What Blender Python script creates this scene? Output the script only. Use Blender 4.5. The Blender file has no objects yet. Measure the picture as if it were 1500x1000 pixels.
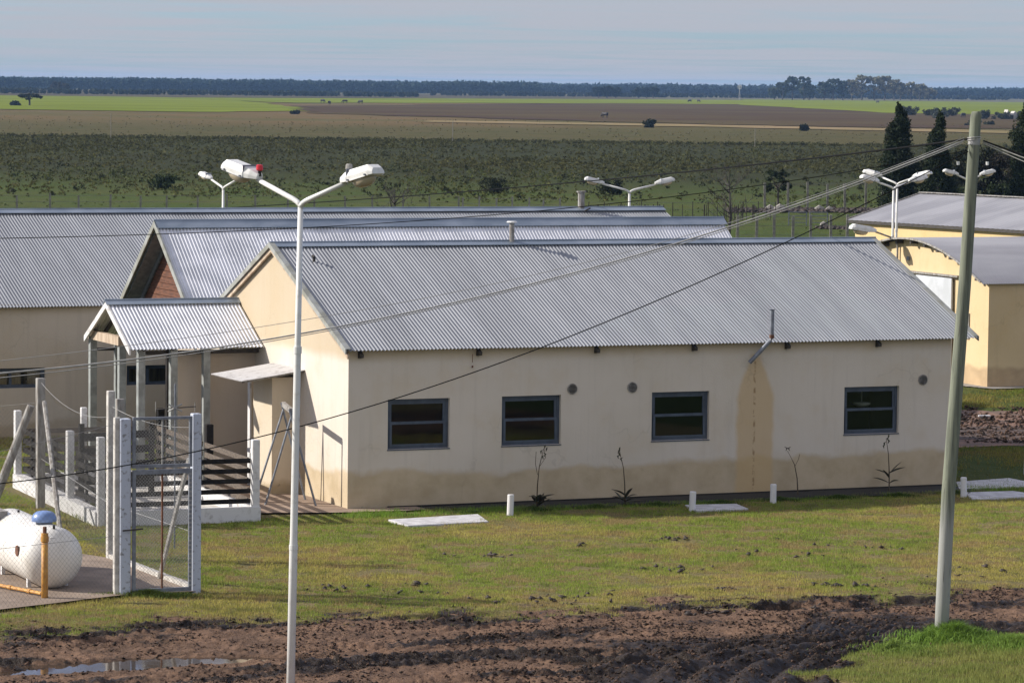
import bpy, bmesh, math, random
import numpy as np
from mathutils import Vector, Matrix

random.seed(7)
rng = np.random.default_rng(11)
S = bpy.context.scene
COL = S.collection
R = math.radians

# ------------------------------------------------------------------ camera
PITCH, ROLL = 0.0723, 0.0111
cp, sp = math.cos(PITCH), math.sin(PITCH)
fw = Vector((0, cp, -sp)); r0 = Vector((1, 0, 0)); u0 = Vector((0, sp, cp))
rt = r0 * math.cos(ROLL) + u0 * math.sin(ROLL)
up = u0 * math.cos(ROLL) - r0 * math.sin(ROLL)
cam = bpy.data.cameras.new('camera')
cam.sensor_width = 36.0
cam.lens = 5177.4 / 1500 * 36
cam.clip_start = 0.5
cam.clip_end = 20000
co = bpy.data.objects.new('camera', cam)
COL.objects.link(co)
co.matrix_world = Matrix(((rt.x, up.x, -fw.x, 0), (rt.y, up.y, -fw.y, 0), (rt.z, up.z, -fw.z, 8), (0, 0, 0, 1)))
S.camera = co

# ------------------------------------------------------------------ sun and sky
SUN_AZ = R(-7)          # direction in which shadows fall, measured from +X
SUN_EL = R(30)
to_sun = Vector((-math.cos(SUN_AZ) * math.cos(SUN_EL), -math.sin(SUN_AZ) * math.cos(SUN_EL), math.sin(SUN_EL)))
sl = bpy.data.lights.new('sun', 'SUN')
sl.energy = 4.6
sl.angle = R(0.5)
sl.color = (1.0, 0.935, 0.85)
so = bpy.data.objects.new('sun', sl)
so.rotation_euler = to_sun.to_track_quat('Z', 'Y').to_euler()
so.location = (-60, 20, 60)
COL.objects.link(so)

W = bpy.data.worlds.new('World')
S.world = W
W.use_nodes = True
nt = W.node_tree
nt.nodes.clear()
def N(t, typ, **kw):
    n = t.nodes.new(typ)
    for k, v in kw.items():
        setattr(n, k, v)
    return n
def lk(t, a, b): t.links.new(a, b)
def val(t, v):
    n = N(t, 'ShaderNodeValue'); n.outputs[0].default_value = v; return n.outputs[0]
def mth(t, op, a, b=None, c=None, clamp=False):
    n = N(t, 'ShaderNodeMath', operation=op, use_clamp=clamp)
    for i, x in enumerate((a, b, c)):
        if x is None: continue
        if isinstance(x, (int, float)): n.inputs[i].default_value = x
        else: lk(t, x, n.inputs[i])
    return n.outputs[0]
def mixc(t, f, a, b, blend='MIX'):
    n = N(t, 'ShaderNodeMix', data_type='RGBA', blend_type=blend)
    for i, x in ((0, f), (6, a), (7, b)):
        if isinstance(x, (int, float)): n.inputs[i].default_value = x
        elif isinstance(x, (tuple, list)): n.inputs[i].default_value = (*x[:3], 1)
        else: lk(t, x, n.inputs[i])
    return n.outputs[2]
def smooth(t, x, a, b):
    n = N(t, 'ShaderNodeMapRange', interpolation_type='SMOOTHSTEP')
    n.inputs[1].default_value = a; n.inputs[2].default_value = b
    lk(t, x, n.inputs[0]); return n.outputs[0]
def noise(t, vec, scale, detail=4, rough=.55, dist=0):
    n = N(t, 'ShaderNodeTexNoise')
    n.inputs['Scale'].default_value = scale; n.inputs['Detail'].default_value = detail
    n.inputs['Roughness'].default_value = rough; n.inputs['Distortion'].default_value = dist
    if vec is not None: lk(t, vec, n.inputs['Vector'])
    return n.outputs[0]

sky = N(nt, 'ShaderNodeTexSky', sky_type='NISHITA', sun_disc=False)
sky.sun_elevation = SUN_EL
sky.sun_rotation = math.atan2(to_sun.x, to_sun.y)
sky.air_density = 1.0; sky.dust_density = 0.4; sky.ozone_density = 1.5
tc = N(nt, 'ShaderNodeTexCoord')
sx = N(nt, 'ShaderNodeSeparateXYZ'); lk(nt, tc.outputs['Generated'], sx.inputs[0])
zz = mth(nt, 'ADD', mth(nt, 'MAXIMUM', sx.outputs[2], 0.0), 0.012)
cx_ = mth(nt, 'DIVIDE', sx.outputs[0], zz); cy_ = mth(nt, 'DIVIDE', sx.outputs[1], zz)
cb = N(nt, 'ShaderNodeCombineXYZ'); lk(nt, cx_, cb.inputs[0]); lk(nt, mth(nt, 'MULTIPLY', cy_, 1.0), cb.inputs[1])
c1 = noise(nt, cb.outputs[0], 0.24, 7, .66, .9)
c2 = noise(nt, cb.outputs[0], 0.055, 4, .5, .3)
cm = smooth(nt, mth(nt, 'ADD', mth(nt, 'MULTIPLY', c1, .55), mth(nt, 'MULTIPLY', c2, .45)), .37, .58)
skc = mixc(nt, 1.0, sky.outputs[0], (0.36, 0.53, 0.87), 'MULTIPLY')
deck = smooth(nt, sx.outputs[2], 0.0, 0.45)          # thin cloud deck: dim bluish edge on, made brighter overhead to lift ambient light
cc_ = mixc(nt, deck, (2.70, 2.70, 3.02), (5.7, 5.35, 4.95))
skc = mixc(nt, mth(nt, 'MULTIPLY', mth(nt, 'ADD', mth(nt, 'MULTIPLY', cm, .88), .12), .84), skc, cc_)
bg = N(nt, 'ShaderNodeBackground'); bg.inputs[1].default_value = 0.128
wo = N(nt, 'ShaderNodeOutputWorld')
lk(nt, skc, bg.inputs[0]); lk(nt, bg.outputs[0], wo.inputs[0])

S.view_settings.view_transform = 'Standard'
S.view_settings.look = 'None'
S.view_settings.gamma = 1
S.view_settings.exposure = 0.5
S.view_settings.use_curve_mapping = False
S.render.engine = 'CYCLES'
S.cycles.max_bounces = 6
S.cycles.transparent_max_bounces = 16
S.cycles.volume_bounces = 0

# ------------------------------------------------------------------ materials
MATS = {}
def newmat(name):
    m = bpy.data.materials.new(name); m.use_nodes = True
    t = m.node_tree; t.nodes.clear()
    b = N(t, 'ShaderNodeBsdfPrincipled'); o = N(t, 'ShaderNodeOutputMaterial'); lk(t, b.outputs[0], o.inputs[0])
    MATS[name] = m
    return m, t, b, o
def mat(name, c1, c2=None, scale=3.0, rough=.7, metal=0.0, bump=0.0, bscale=None, spec=.5, rough2=None, stretch=None, detail=5, lo=.35, hi=.65):
    m, t, b, o = newmat(name)
    b.inputs['Roughness'].default_value = rough; b.inputs['Metallic'].default_value = metal
    b.inputs['Specular IOR Level'].default_value = spec
    tc = N(t, 'ShaderNodeTexCoord'); v = tc.outputs['Object']
    if stretch:
        mp = N(t, 'ShaderNodeMapping'); mp.inputs['Scale'].default_value = stretch; lk(t, v, mp.inputs[0]); v = mp.outputs[0]
    if c2 is None: c2 = tuple(x * .8 for x in c1)
    n = noise(t, v, scale, detail)
    f = smooth(t, n, lo, hi)
    lk(t, mixc(t, f, c1, c2), b.inputs['Base Color'])
    if rough2 is not None:
        mr = N(t, 'ShaderNodeMapRange'); mr.inputs[3].default_value = rough; mr.inputs[4].default_value = rough2
        lk(t, n, mr.inputs[0]); lk(t, mr.outputs[0], b.inputs['Roughness'])
    if bump:
        bn = N(t, 'ShaderNodeBump'); bn.inputs['Strength'].default_value = min(1, bump * 10); bn.inputs['Distance'].default_value = bump
        lk(t, noise(t, v, bscale or scale * 4, 4), bn.inputs['Height']); lk(t, bn.outputs[0], b.inputs['Normal'])
    return m

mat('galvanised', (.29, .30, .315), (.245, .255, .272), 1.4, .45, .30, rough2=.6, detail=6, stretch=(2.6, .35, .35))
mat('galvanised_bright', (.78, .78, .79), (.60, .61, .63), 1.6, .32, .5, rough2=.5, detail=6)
mat('flashing', (.34, .39, .45), (.24, .29, .35), 1.2, .45, .6, stretch=(1, 1, 3))
mat('verge_metal', (.36, .37, .35), (.25, .25, .21), 3, .6, .3)
mat('old_zinc', (.30, .30, .32), (.23, .23, .25), .9, .65, .25, stretch=(.25, 1, 1))
mat('dark_wood', (.030, .026, .022), (.05, .042, .035), 8, .7)
mat('board_wood', (.13, .10, .075), (.07, .055, .042), 9, .8, bump=.004, stretch=(1, 1, 4))
mat('black_board', (.014, .013, .013), (.026, .023, .021), 7, .85, spec=.15)
mat('cedar', (.16, .060, .028), (.08, .030, .015), 5, .6, stretch=(6, .7, 6))
mat('pale_timber', (.52, .42, .31), (.36, .27, .19), 6, .75, stretch=(1, 1, .3))
mat('post_paint', (.30, .32, .31), (.2, .21, .2), 5, .6)
mat('white_paint', (.64, .63, .62), (.38, .36, .34), 6, .6, lo=.5, hi=.75)
mat('lamp_white', (.66, .655, .63), (.52, .50, .45), 9, .4, lo=.5, hi=.8)
mat('bluish_paint', (.46, .50, .58), (.22, .22, .23), 14, .6, lo=.55, hi=.68)
mat('pale_concrete', (.55, .53, .49), (.36, .34, .31), 9, .85, bump=.004)
mat('grey_concrete', (.30, .28, .25), (.2, .185, .165), 6, .85, bump=.004)
mat('grey_post', (.33, .32, .30), (.18, .16, .14), 12, .85, bump=.004, stretch=(1, 1, .3))
mat('slab_concrete', (.27, .205, .155), (.18, .135, .10), 1.3, .85, bump=.004)
mat('white_slab', (.55, .54, .55), (.40, .39, .40), 5, .8)
mat('path_concrete', (.30, .22, .165), (.20, .14, .10), 1.8, .85, bump=.003)
mat('steel_frame', (.23, .25, .28), (.15, .16, .19), 9, .5, .3)
mat('wire', (.17, .165, .155), None, 5, .6, .2)
mat('bright_wire', (.36, .355, .34), None, 5, .5, .3)
mat('cable_black', (.012, .012, .012), None, 5, .8, spec=.05)
mat('cable_pale', (.42, .41, .38), (.3, .29, .27), 5, .5)
mat('tank_white', (.70, .68, .63), (.56, .52, .45), 3, .35, lo=.45, hi=.8)
mat('tank_blue', (.18, .27, .50), (.14, .22, .42), 6, .35)
mat('rust', (.18, .07, .03), (.10, .04, .02), 8, .8)
mat('yellow_pipe', (.58, .30, .055), (.42, .19, .035), 9, .55)
mat('red_plastic', (.62, .02, .035), None, 5, .35)
mat('window_frame', (.060, .080, .115), (.042, .056, .085), 6, .5)
mat('dark', (.012, .012, .012), None, 5, .9)
mat('room_dark', (.035, .037, .036), None, 2, .9)
mat('soil_dark', (.022, .018, .013), (.012, .011, .008), 5, .9, bump=.02, bscale=18)
mat('bark', (.09, .075, .06), (.05, .04, .033), 6, .9)
mat('bark_pale', (.075, .066, .055), (.045, .04, .034), 3, .9)
mat('sliding_door', (.58, .60, .63), (.46, .48, .5), 1.5, .5)
mat('red_dirt', (.21, .115, .075), (.10, .065, .046), 1.6, .9, bump=.03, bscale=5)
mat('shaded_dirt', (.085, .052, .038), (.05, .034, .026), 2.1, .9, bump=.03, bscale=6)
mat('clod', (.045, .030, .022), (.02, .014, .011), 8, .75)
mat('far_white', (.7, .68, .64))
mat('weathered_post', (.26, .25, .21), (.16, .15, .125), 6, .9)
mat('cow_dark', (.02, .016, .014))

for nm_ in ('galvanised', 'galvanised_bright'):     # each sheet of the roofs has its own tone
    t = MATS[nm_].node_tree; b = next(n for n in t.nodes if n.type == 'BSDF_PRINCIPLED'); src = b.inputs['Base Color'].links[0].from_socket
    tc = N(t, 'ShaderNodeTexCoord'); s_ = N(t, 'ShaderNodeSeparateXYZ'); lk(t, tc.outputs['Object'], s_.inputs[0])
    wn = N(t, 'ShaderNodeTexWhiteNoise', noise_dimensions='1D'); lk(t, mth(t, 'FLOOR', mth(t, 'DIVIDE', s_.outputs[0], .76)), wn.inputs['W'])
    k_ = mth(t, 'ADD', .93, mth(t, 'MULTIPLY', wn.outputs['Value'], .12)); cbn = N(t, 'ShaderNodeCombineColor')
    for i in range(3): lk(t, k_, cbn.inputs[i])
    lk(t, mixc(t, 1.0, src, cbn.outputs[0], 'MULTIPLY'), b.inputs['Base Color'])

# utility pole: greenish weathered timber with long cracks, limewashed foot
m, t, b, o = newmat('pole_wood')
tc = N(t, 'ShaderNodeTexCoord'); mp = N(t, 'ShaderNodeMapping'); mp.inputs['Scale'].default_value = (9, 9, .5); lk(t, tc.outputs['Object'], mp.inputs[0])
n1 = noise(t, mp.outputs[0], 2.2, 7, .65)
col = mixc(t, smooth(t, n1, .42, .62), (.19, .205, .15), (.11, .12, .09))
sp_ = N(t, 'ShaderNodeSeparateXYZ'); lk(t, tc.outputs['Object'], sp_.inputs[0])
lime = mth(t, 'ADD', sp_.outputs[2], mth(t, 'MULTIPLY', n1, .8))
lf = mth(t, 'SUBTRACT', 1.0, smooth(t, lime, 2.0, 2.6))
col = mixc(t, mth(t, 'MULTIPLY', lf, .75), col, (.33, .33, .31))
cr = smooth(t, noise(t, mp.outputs[0], 1.1, 3, .5, 1.5), .62, .66)
col = mixc(t, mth(t, 'MULTIPLY', cr, .7), col, (.07, .065, .05))
lk(t, col, b.inputs['Base Color']); b.inputs['Roughness'].default_value = .85
bn = N(t, 'ShaderNodeBump'); bn.inputs['Strength'].default_value = .6; bn.inputs['Distance'].default_value = .012
lk(t, n1, bn.inputs['Height']); lk(t, bn.outputs[0], b.inputs['Normal'])

def stucco(name, base, damp, damp_h, run=None, top=True, patch=.0):
    """painted render: object coordinates are the building's own (u, v, z) frame"""
    m, t, b, o = newmat(name)
    tc = N(t, 'ShaderNodeTexCoord'); ob = tc.outputs['Object']
    s = N(t, 'ShaderNodeSeparateXYZ'); lk(t, ob, s.inputs[0])
    big = noise(t, ob, .55, 4, .6); fine = noise(t, ob, 7, 5, .6); mid = noise(t, ob, 2.0, 4, .6)
    st = N(t, 'ShaderNodeMapping'); st.inputs['Scale'].default_value = (6, 6, .35); lk(t, ob, st.inputs[0])
    streak = noise(t, st.outputs[0], 1.2, 4, .6)
    col = mixc(t, smooth(t, big, .35, .7), base, tuple(x * k for x, k in zip(base, (.93, .92, .88))))
    col = mixc(t, mth(t, 'MULTIPLY', smooth(t, streak, .50, .75), .20), col, tuple(x * .62 for x in base))
    col = mixc(t, mth(t, 'MULTIPLY', smooth(t, fine, .62, .8), .10), col, tuple(x * .55 for x in base))
    col = mixc(t, mth(t, 'MULTIPLY', smooth(t, noise(t, ob, 1.1, 5, .7), .50, .66), .20), col, tuple(x * k for x, k in zip(base, (.93, .82, .66))))
    edge = mth(t, 'ADD', s.outputs[2], mth(t, 'ADD', mth(t, 'MULTIPLY', mth(t, 'SUBTRACT', big, .5), .55), mth(t, 'MULTIPLY', mth(t, 'SUBTRACT', mid, .5), .30)))
    df = mth(t, 'SUBTRACT', 1.0, smooth(t, edge, damp_h - .09, damp_h + .07))
    dcol = mixc(t, smooth(t, mid, .3, .7), damp, tuple(x * .82 for x in damp))
    col = mixc(t, mth(t, 'MULTIPLY', df, mth(t, 'ADD', .52, mth(t, 'MULTIPLY', mid, .5))), col, dcol)
    sp2 = smooth(t, noise(t, ob, 5.5, 3, .7), .68, .74)
    low = mth(t, 'SUBTRACT', 1.0, smooth(t, s.outputs[2], .35, .9))
    col = mixc(t, mth(t, 'MULTIPLY', mth(t, 'MULTIPLY', sp2, low), .5), col, (.14, .13, .10))
    if top:   # browner band under the sheets
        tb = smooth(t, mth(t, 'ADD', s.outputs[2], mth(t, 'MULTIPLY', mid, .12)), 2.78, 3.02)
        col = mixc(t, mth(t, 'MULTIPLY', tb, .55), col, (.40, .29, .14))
    if run is not None:
        u_, zt, w = run
        d = mth(t, 'ABSOLUTE', mth(t, 'SUBTRACT', s.outputs[0], u_))
        d = mth(t, 'ADD', d, mth(t, 'MULTIPLY', mth(t, 'SUBTRACT', mid, .5), .16))
        zcap = mth(t, 'ADD', d, mth(t, 'MULTIPLY', smooth(t, s.outputs[2], zt - .9, zt + .1), .30))
        f = mth(t, 'SUBTRACT', 1.0, smooth(t, zcap, w - .08, w + .05))
        f = mth(t, 'MULTIPLY', f, mth(t, 'SUBTRACT', 1.0, smooth(t, s.outputs[2], zt - .02, zt + .05)))
        f = mth(t, 'MULTIPLY', f, mth(t, 'SUBTRACT', 1.0, smooth(t, s.outputs[1], .02, .05)))
        col = mixc(t, mth(t, 'MULTIPLY', f, .68), col, tuple(x * k for x, k in zip(damp, (1.1, 1.0, .85))))
        d2 = mth(t, 'ABSOLUTE', mth(t, 'SUBTRACT', s.outputs[0], mth(t, 'ADD', u_ - .03, mth(t, 'MULTIPLY', mid, .03))))
        f2 = mth(t, 'MULTIPLY', mth(t, 'SUBTRACT', 1.0, smooth(t, d2, .01, .035)), mth(t, 'MULTIPLY', smooth(t, noise(t, ob, 9, 2), .45, .6), f))
        col = mixc(t, mth(t, 'MULTIPLY', f2, .7), col, (.22, .13, .05))
    vo = N(t, 'ShaderNodeTexVoronoi', feature='DISTANCE_TO_EDGE'); vo.inputs['Scale'].default_value = .55
    wob = N(t, 'ShaderNodeVectorMath', operation='ADD'); lk(t, ob, wob.inputs[0]); wv_ = N(t, 'ShaderNodeTexNoise'); wv_.inputs['Scale'].default_value = 2.5; lk(t, ob, wv_.inputs['Vector'])
    lk(t, wv_.outputs['Color'], wob.inputs[1]); lk(t, wob.outputs[0], vo.inputs['Vector'])
    ck = mth(t, 'MULTIPLY', mth(t, 'SUBTRACT', 1.0, smooth(t, vo.outputs['Distance'], .002, .012)), smooth(t, big, .5, .6))
    col = mixc(t, mth(t, 'MULTIPLY', ck, .14), col, (.16, .13, .10))
    lk(t, col, b.inputs['Base Color'])
    b.inputs['Roughness'].default_value = .9
    bn = N(t, 'ShaderNodeBump'); bn.inputs['Strength'].default_value = .35; bn.inputs['Distance'].default_value = .01
    lk(t, mth(t, 'ADD', noise(t, ob, 30, 3), mth(t, 'MULTIPLY', mid, 2.0)), bn.inputs['Height']); lk(t, bn.outputs[0], b.inputs['Normal'])
    return m
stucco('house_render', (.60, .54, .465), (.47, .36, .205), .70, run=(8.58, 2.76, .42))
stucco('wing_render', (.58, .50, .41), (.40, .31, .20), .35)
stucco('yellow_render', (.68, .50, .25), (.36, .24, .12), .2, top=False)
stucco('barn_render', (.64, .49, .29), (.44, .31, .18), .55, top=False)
stucco('wash_render', (.58, .50, .39), (.34, .26, .15), .25, top=False)

# glass
m, t, b, o = newmat('window_glass')
t.nodes.remove(b)
gl = N(t, 'ShaderNodeBsdfGlossy'); gl.inputs['Roughness'].default_value = .03; gl.inputs['Color'].default_value = (.8, .85, .85, 1)
tr = N(t, 'ShaderNodeBsdfTransparent'); tr.inputs['Color'].default_value = (.55, .58, .56, 1)
fr = N(t, 'ShaderNodeFresnel'); fr.inputs[0].default_value = 1.5
ms = N(t, 'ShaderNodeMixShader'); lk(t, mth(t, 'MULTIPLY', fr.outputs[0], 1.3, clamp=True), ms.inputs[0]); lk(t, tr.outputs[0], ms.inputs[1]); lk(t, gl.outputs[0], ms.inputs[2]); lk(t, ms.outputs[0], o.inputs[0])
m, t, b, o = newmat('lamp_glass')
b.inputs['Base Color'].default_value = (.55, .46, .33, 1); b.inputs['Roughness'].default_value = .15; b.inputs['Transmission Weight'].default_value = .25
m, t, b, o = newmat('water')
b.inputs['Base Color'].default_value = (.05, .035, .025, 1); b.inputs['Roughness'].default_value = .04; b.inputs['IOR'].default_value = 1.33
tc = N(t, 'ShaderNodeTexCoord'); bn = N(t, 'ShaderNodeBump'); bn.inputs['Strength'].default_value = .1; bn.inputs['Distance'].default_value = .004
lk(t, noise(t, tc.outputs['Object'], 6, 3), bn.inputs['Height']); lk(t, bn.outputs[0], b.inputs['Normal'])

# vertex coloured leaf material (albedo varies leaf by leaf)
def leafmat(name, trans=.35, rough=.6):
    m, t, b, o = newmat(name)
    a = N(t, 'ShaderNodeVertexColor', layer_name='Col')
    lk(t, a.outputs[0], b.inputs['Base Color']); b.inputs['Roughness'].default_value = rough; b.inputs['Specular IOR Level'].default_value = .1
    tl = N(t, 'ShaderNodeBsdfTranslucent'); lk(t, a.outputs[0], tl.inputs[0])
    ms = N(t, 'ShaderNodeMixShader'); ms.inputs[0].default_value = trans
    lk(t, b.outputs[0], ms.inputs[1]); lk(t, tl.outputs[0], ms.inputs[2]); lk(t, ms.outputs[0], o.inputs[0])
leafmat('grass_blades', .4)
leafmat('leaves', .2, .7)

# ------------------------------------------------------------------ object helpers
def tag(o, label=None, cat=None, group=None, kind=None):
    if label: o['label'] = label
    if cat: o['category'] = cat
    if group: o['group'] = group
    if kind: o['kind'] = kind
    return o
def root(name, label, cat, loc=(0, 0, 0), rz=0, group=None):
    o = bpy.data.objects.new(name, None); COL.objects.link(o)
    o.location = loc; o.rotation_euler = (0, 0, rz); o.empty_display_size = .2
    return tag(o, label, cat, group)
class MB:
    def __init__(s): s.v = []; s.f = []
    def add(s, vs, fs):
        n = len(s.v); s.v += [tuple(p) for p in vs]; s.f += [tuple(i + n for i in f) for f in fs]; return s
    def box(s, x0, x1, y0, y1, z0, z1):
        return s.add([(x0, y0, z0), (x1, y0, z0), (x1, y1, z0), (x0, y1, z0), (x0, y0, z1), (x1, y0, z1), (x1, y1, z1), (x0, y1, z1)],
                     [(0, 3, 2, 1), (4, 5, 6, 7), (0, 1, 5, 4), (1, 2, 6, 5), (2, 3, 7, 6), (3, 0, 4, 7)])
    def bar(s, a, b, w, h, upv=(0, 0, 1)):
        """square bar from a to b, w wide, h high"""
        a = Vector(a); b = Vector(b); d = (b - a).normalized(); upv = Vector(upv)
        if abs(d.dot(upv)) > .98: upv = Vector((0, 1, 0))
        x = d.cross(upv).normalized() * w / 2; y = x.cross(d).normalized() * h / 2
        return s.add([a - x - y, a + x - y, a + x + y, a - x + y, b - x - y, b + x - y, b + x + y, b - x + y],
                     [(0, 1, 2, 3), (7, 6, 5, 4), (0, 4, 5, 1), (1, 5, 6, 2), (2, 6, 7, 3), (3, 7, 4, 0)])
    def tube(s, pts, rad, n=8, cap=True):
        pts = [Vector(p) for p in pts]
        rs = rad if isinstance(rad, (list, tuple)) else [rad] * len(pts)
        base = len(s.v)
        for i, p in enumerate(pts):
            d = (pts[min(i + 1, len(pts) - 1)] - pts[max(i - 1, 0)]).normalized()
            ref = Vector((0, 0, 1)) if abs(d.z) < .9 else Vector((0, 1, 0))
            x = d.cross(ref).normalized(); y = x.cross(d)
            for k in range(n):
                a = 2 * math.pi * k / n
                s.v.append(tuple(p + (x * math.cos(a) + y * math.sin(a)) * rs[i]))
        for i in range(len(pts) - 1):
            for k in range(n):
                a = base + i * n + k; b = base + i * n + (k + 1) % n
                s.f.append((a, b, b + n, a + n))
        if cap:
            s.f.append(tuple(base + k for k in range(n))[::-1]); s.f.append(tuple(base + (len(pts) - 1) * n + k for k in range(n)))
        return s
    def prism(s, poly, axis, a, b):
        """poly of 2-tuples in the other two axes, extruded along axis between a and b"""
        n = len(poly)
        def P(q, t): 
            l = list(q); l.insert(axis, t); return tuple(l)
        return s.add([P(q, a) for q in poly] + [P(q, b) for q in poly],
                     [tuple(range(n))[::-1], tuple(range(n, 2 * n))] + [(i, (i + 1) % n, n + (i + 1) % n, n + i) for i in range(n)])
    def build(s, name, m, parent=None, smooth=False, loc=None, label=None, bevel=0, kind=None):
        me = bpy.data.meshes.new(name); me.from_pydata(s.v, [], s.f); me.update()
        bm = bmesh.new(); bm.from_mesh(me); bmesh.ops.recalc_face_normals(bm, faces=bm.faces)
        if bevel: bmesh.ops.bevel(bm, geom=list(bm.edges), offset=bevel, segments=1, affect='EDGES')
        bm.to_mesh(me); bm.free()
        if smooth: me.polygons.foreach_set('use_smooth', [True] * len(me.polygons))
        me.materials.append(MATS[m])
        o = bpy.data.objects.new(name, me); COL.objects.link(o)
        if parent: o.parent = parent
        if loc: o.location = loc
        if label: o['label'] = label
        if kind: o['kind'] = kind
        return o
def npmesh(name, V, F, m, parent=None, cols=None, smooth=False, attrs=None):
    """fast mesh: V (n,3), F (m,k) index array with k = 3 or 4; cols per vertex"""
    me = bpy.data.meshes.new(name); k = F.shape[1]
    me.vertices.add(len(V)); me.vertices.foreach_set('co', V.astype(np.float32).ravel())
    me.loops.add(F.size); me.loops.foreach_set('vertex_index', F.astype(np.int32).ravel())
    me.polygons.add(len(F)); me.polygons.foreach_set('loop_start', np.arange(0, F.size, k, dtype=np.int32))
    me.update(calc_edges=True); me.validate()
    if smooth: me.polygons.foreach_set('use_smooth', [True] * len(F))
    if cols is not None:
        c = me.color_attributes.new('Col', 'FLOAT_COLOR', 'POINT')
        c.data.foreach_set('color', np.c_[cols, np.ones(len(cols))].astype(np.float32).ravel())
    for k_, a in (attrs or {}).items():
        c = me.attributes.new(k_, 'FLOAT', 'POINT'); c.data.foreach_set('value', a.astype(np.float32).ravel())
    me.materials.append(MATS[m])
    o = bpy.data.objects.new(name, me); COL.objects.link(o)
    if parent: o.parent = parent
    return o
def copy_tree(o, parent=None, loc=None, rz=None, label=None):
    c = o.copy(); COL.objects.link(c)
    if parent: c.parent = parent
    if loc is not None: c.location = loc
    if rz is not None: c.rotation_euler = (0, 0, rz)
    if label: c['label'] = label
    for ch in o.children: copy_tree(ch, c)
    return c

# value noise in numpy
def vnoise(x, y, seed=0):
    xi = np.floor(x).astype(np.int64); yi = np.floor(y).astype(np.int64); xf = x - xi; yf = y - yi
    def h(a, b):
        n = (a * 374761393 + b * 668265263 + seed * 974634777) & 0xffffffff
        n = ((n ^ (n >> 13)) * 1274126177) & 0xffffffff
        return ((n ^ (n >> 16)) & 0xffff) / 65535.0
    u = xf * xf * (3 - 2 * xf); v = yf * yf * (3 - 2 * yf)
    return (h(xi, yi) * (1 - u) + h(xi + 1, yi) * u) * (1 - v) + (h(xi, yi + 1) * (1 - u) + h(xi + 1, yi + 1) * u) * v
def fbm(x, y, o=4, seed=0, g=.5):
    s = 0; a = 1; n = 0
    for i in range(o):
        s = s + a * vnoise(x * 2 ** i, y * 2 ** i, seed + i * 17); n += a; a *= g
    return s / n

# ------------------------------------------------------------------ building frame
TH = 0.41010
CT, ST = math.cos(TH), math.sin(TH)
OX, OY = -3.0593, 66.0513
def UV(u, v, z=0): return Vector((OX + u * CT - v * ST, OY + u * ST + v * CT, z))
def toUV(x, y):
    dx = x - OX; dy = y - OY
    return dx * CT + dy * ST, -dx * ST + dy * CT
L, W2, ZE, ZR = 13.01, 4.146, 3.04, 4.771
SL = (ZR - ZE) / W2

def corrugated(name, m, parent, u0_, u1_, va, za, vb, zb, pitch=.076, amp=.012, rows=6, seg=8, label=None, axis='u', ends=None):
    """corrugated sheeting between lines (va,za) and (vb,zb), corrugations running down the slope"""
    nu = max(4, int(round((u1_ - u0_) / pitch * seg)))
    us = np.linspace(u0_, u1_, nu + 1); ts = np.linspace(0, 1, rows + 1)
    U, T = np.meshgrid(us, ts)
    wav = amp * np.sin(2 * np.pi * U / pitch)
    nv = -(zb - za); nz = (vb - va); ln = math.hypot(nv, nz)
    if nz < 0: nv, nz = -nv, -nz
    jit = (fbm(U * .9, T * 3, 2, 5) - .5) * .012
    Vv = va + (vb - va) * T + (wav + jit) * nv / ln; Z = za + (zb - za) * T + (wav + jit) * nz / ln
    if ends is not None:   # slanted end: ends(t) -> clip of u
        pass
    P = np.stack([U, Vv, Z] if axis == 'u' else [Vv, U, Z], -1).reshape(-1, 3)
    idx = np.arange((rows + 1) * (nu + 1)).reshape(rows + 1, nu + 1)
    F = np.stack([idx[:-1, :-1], idx[:-1, 1:], idx[1:, 1:], idx[1:, :-1]], -1).reshape(-1, 4)
    if nz * (1 if axis == 'u' else -1) * (vb - va) < 0: F = F[:, ::-1]
    o = npmesh(name, P, F, m, parent, smooth=True)
    if label: o['label'] = label
    return o
def cap(parent, u0_, u1_, v, z, s, w, m='flashing', th=.012, lift=.03, name='ridge_cap'):
    """folded ridge flashing"""
    mb = MB(); dz = s * w
    mb.prism([(v - w, z - dz + lift), (v, z + lift), (v + w, z - dz + lift), (v + w, z - dz + lift - th), (v, z + lift - th), (v - w, z - dz + lift - th)], 0, u0_, u1_)
    mb2 = MB()
    mb2.tube([(u0_, v, z + lift + .005), (u1_, v, z + lift + .005)], .018, 6)
    mb.add(mb2.v, mb2.f)
    return mb.build(name, m, parent)

# ------------------------------------------------------------------ ground
def wall_poly(mb, pts, hole=None): mb.add(pts, [tuple(range(len(pts)))])

gx0, gx1, gy0, gy1 = -12.5, 14.5, 42.0, 71.0
m, t, b, o = newmat('ground_far')
gp = N(t, 'ShaderNodeNewGeometry'); s = N(t, 'ShaderNodeSeparateXYZ'); lk(t, gp.outputs['Position'], s.inputs[0])
def stretchmap(t, vec, sc):
    mp = N(t, 'ShaderNodeMapping'); mp.inputs['Scale'].default_value = sc; lk(t, vec, mp.inputs[0]); return mp.outputs[0]
big = noise(t, gp.outputs['Position'], .012, 5, .6); med = noise(t, gp.outputs['Position'], .09, 5, .65); sm = noise(t, gp.outputs['Position'], .8, 5, .65)
tiny = noise(t, gp.outputs['Position'], 5, 4, .7)
wy = mth(t, 'ADD', s.outputs[1], mth(t, 'MULTIPLY', mth(t, 'SUBTRACT', med, .5), mth(t, 'MULTIPLY', s.outputs[1], .10)))
xr = mth(t, 'DIVIDE', s.outputs[0], mth(t, 'MAXIMUM', s.outputs[1], 30))     # how far to the east the land lies
lawn = mixc(t, smooth(t, med, .35, .65), (.050, .074, .013), (.068, .078, .018))
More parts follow.
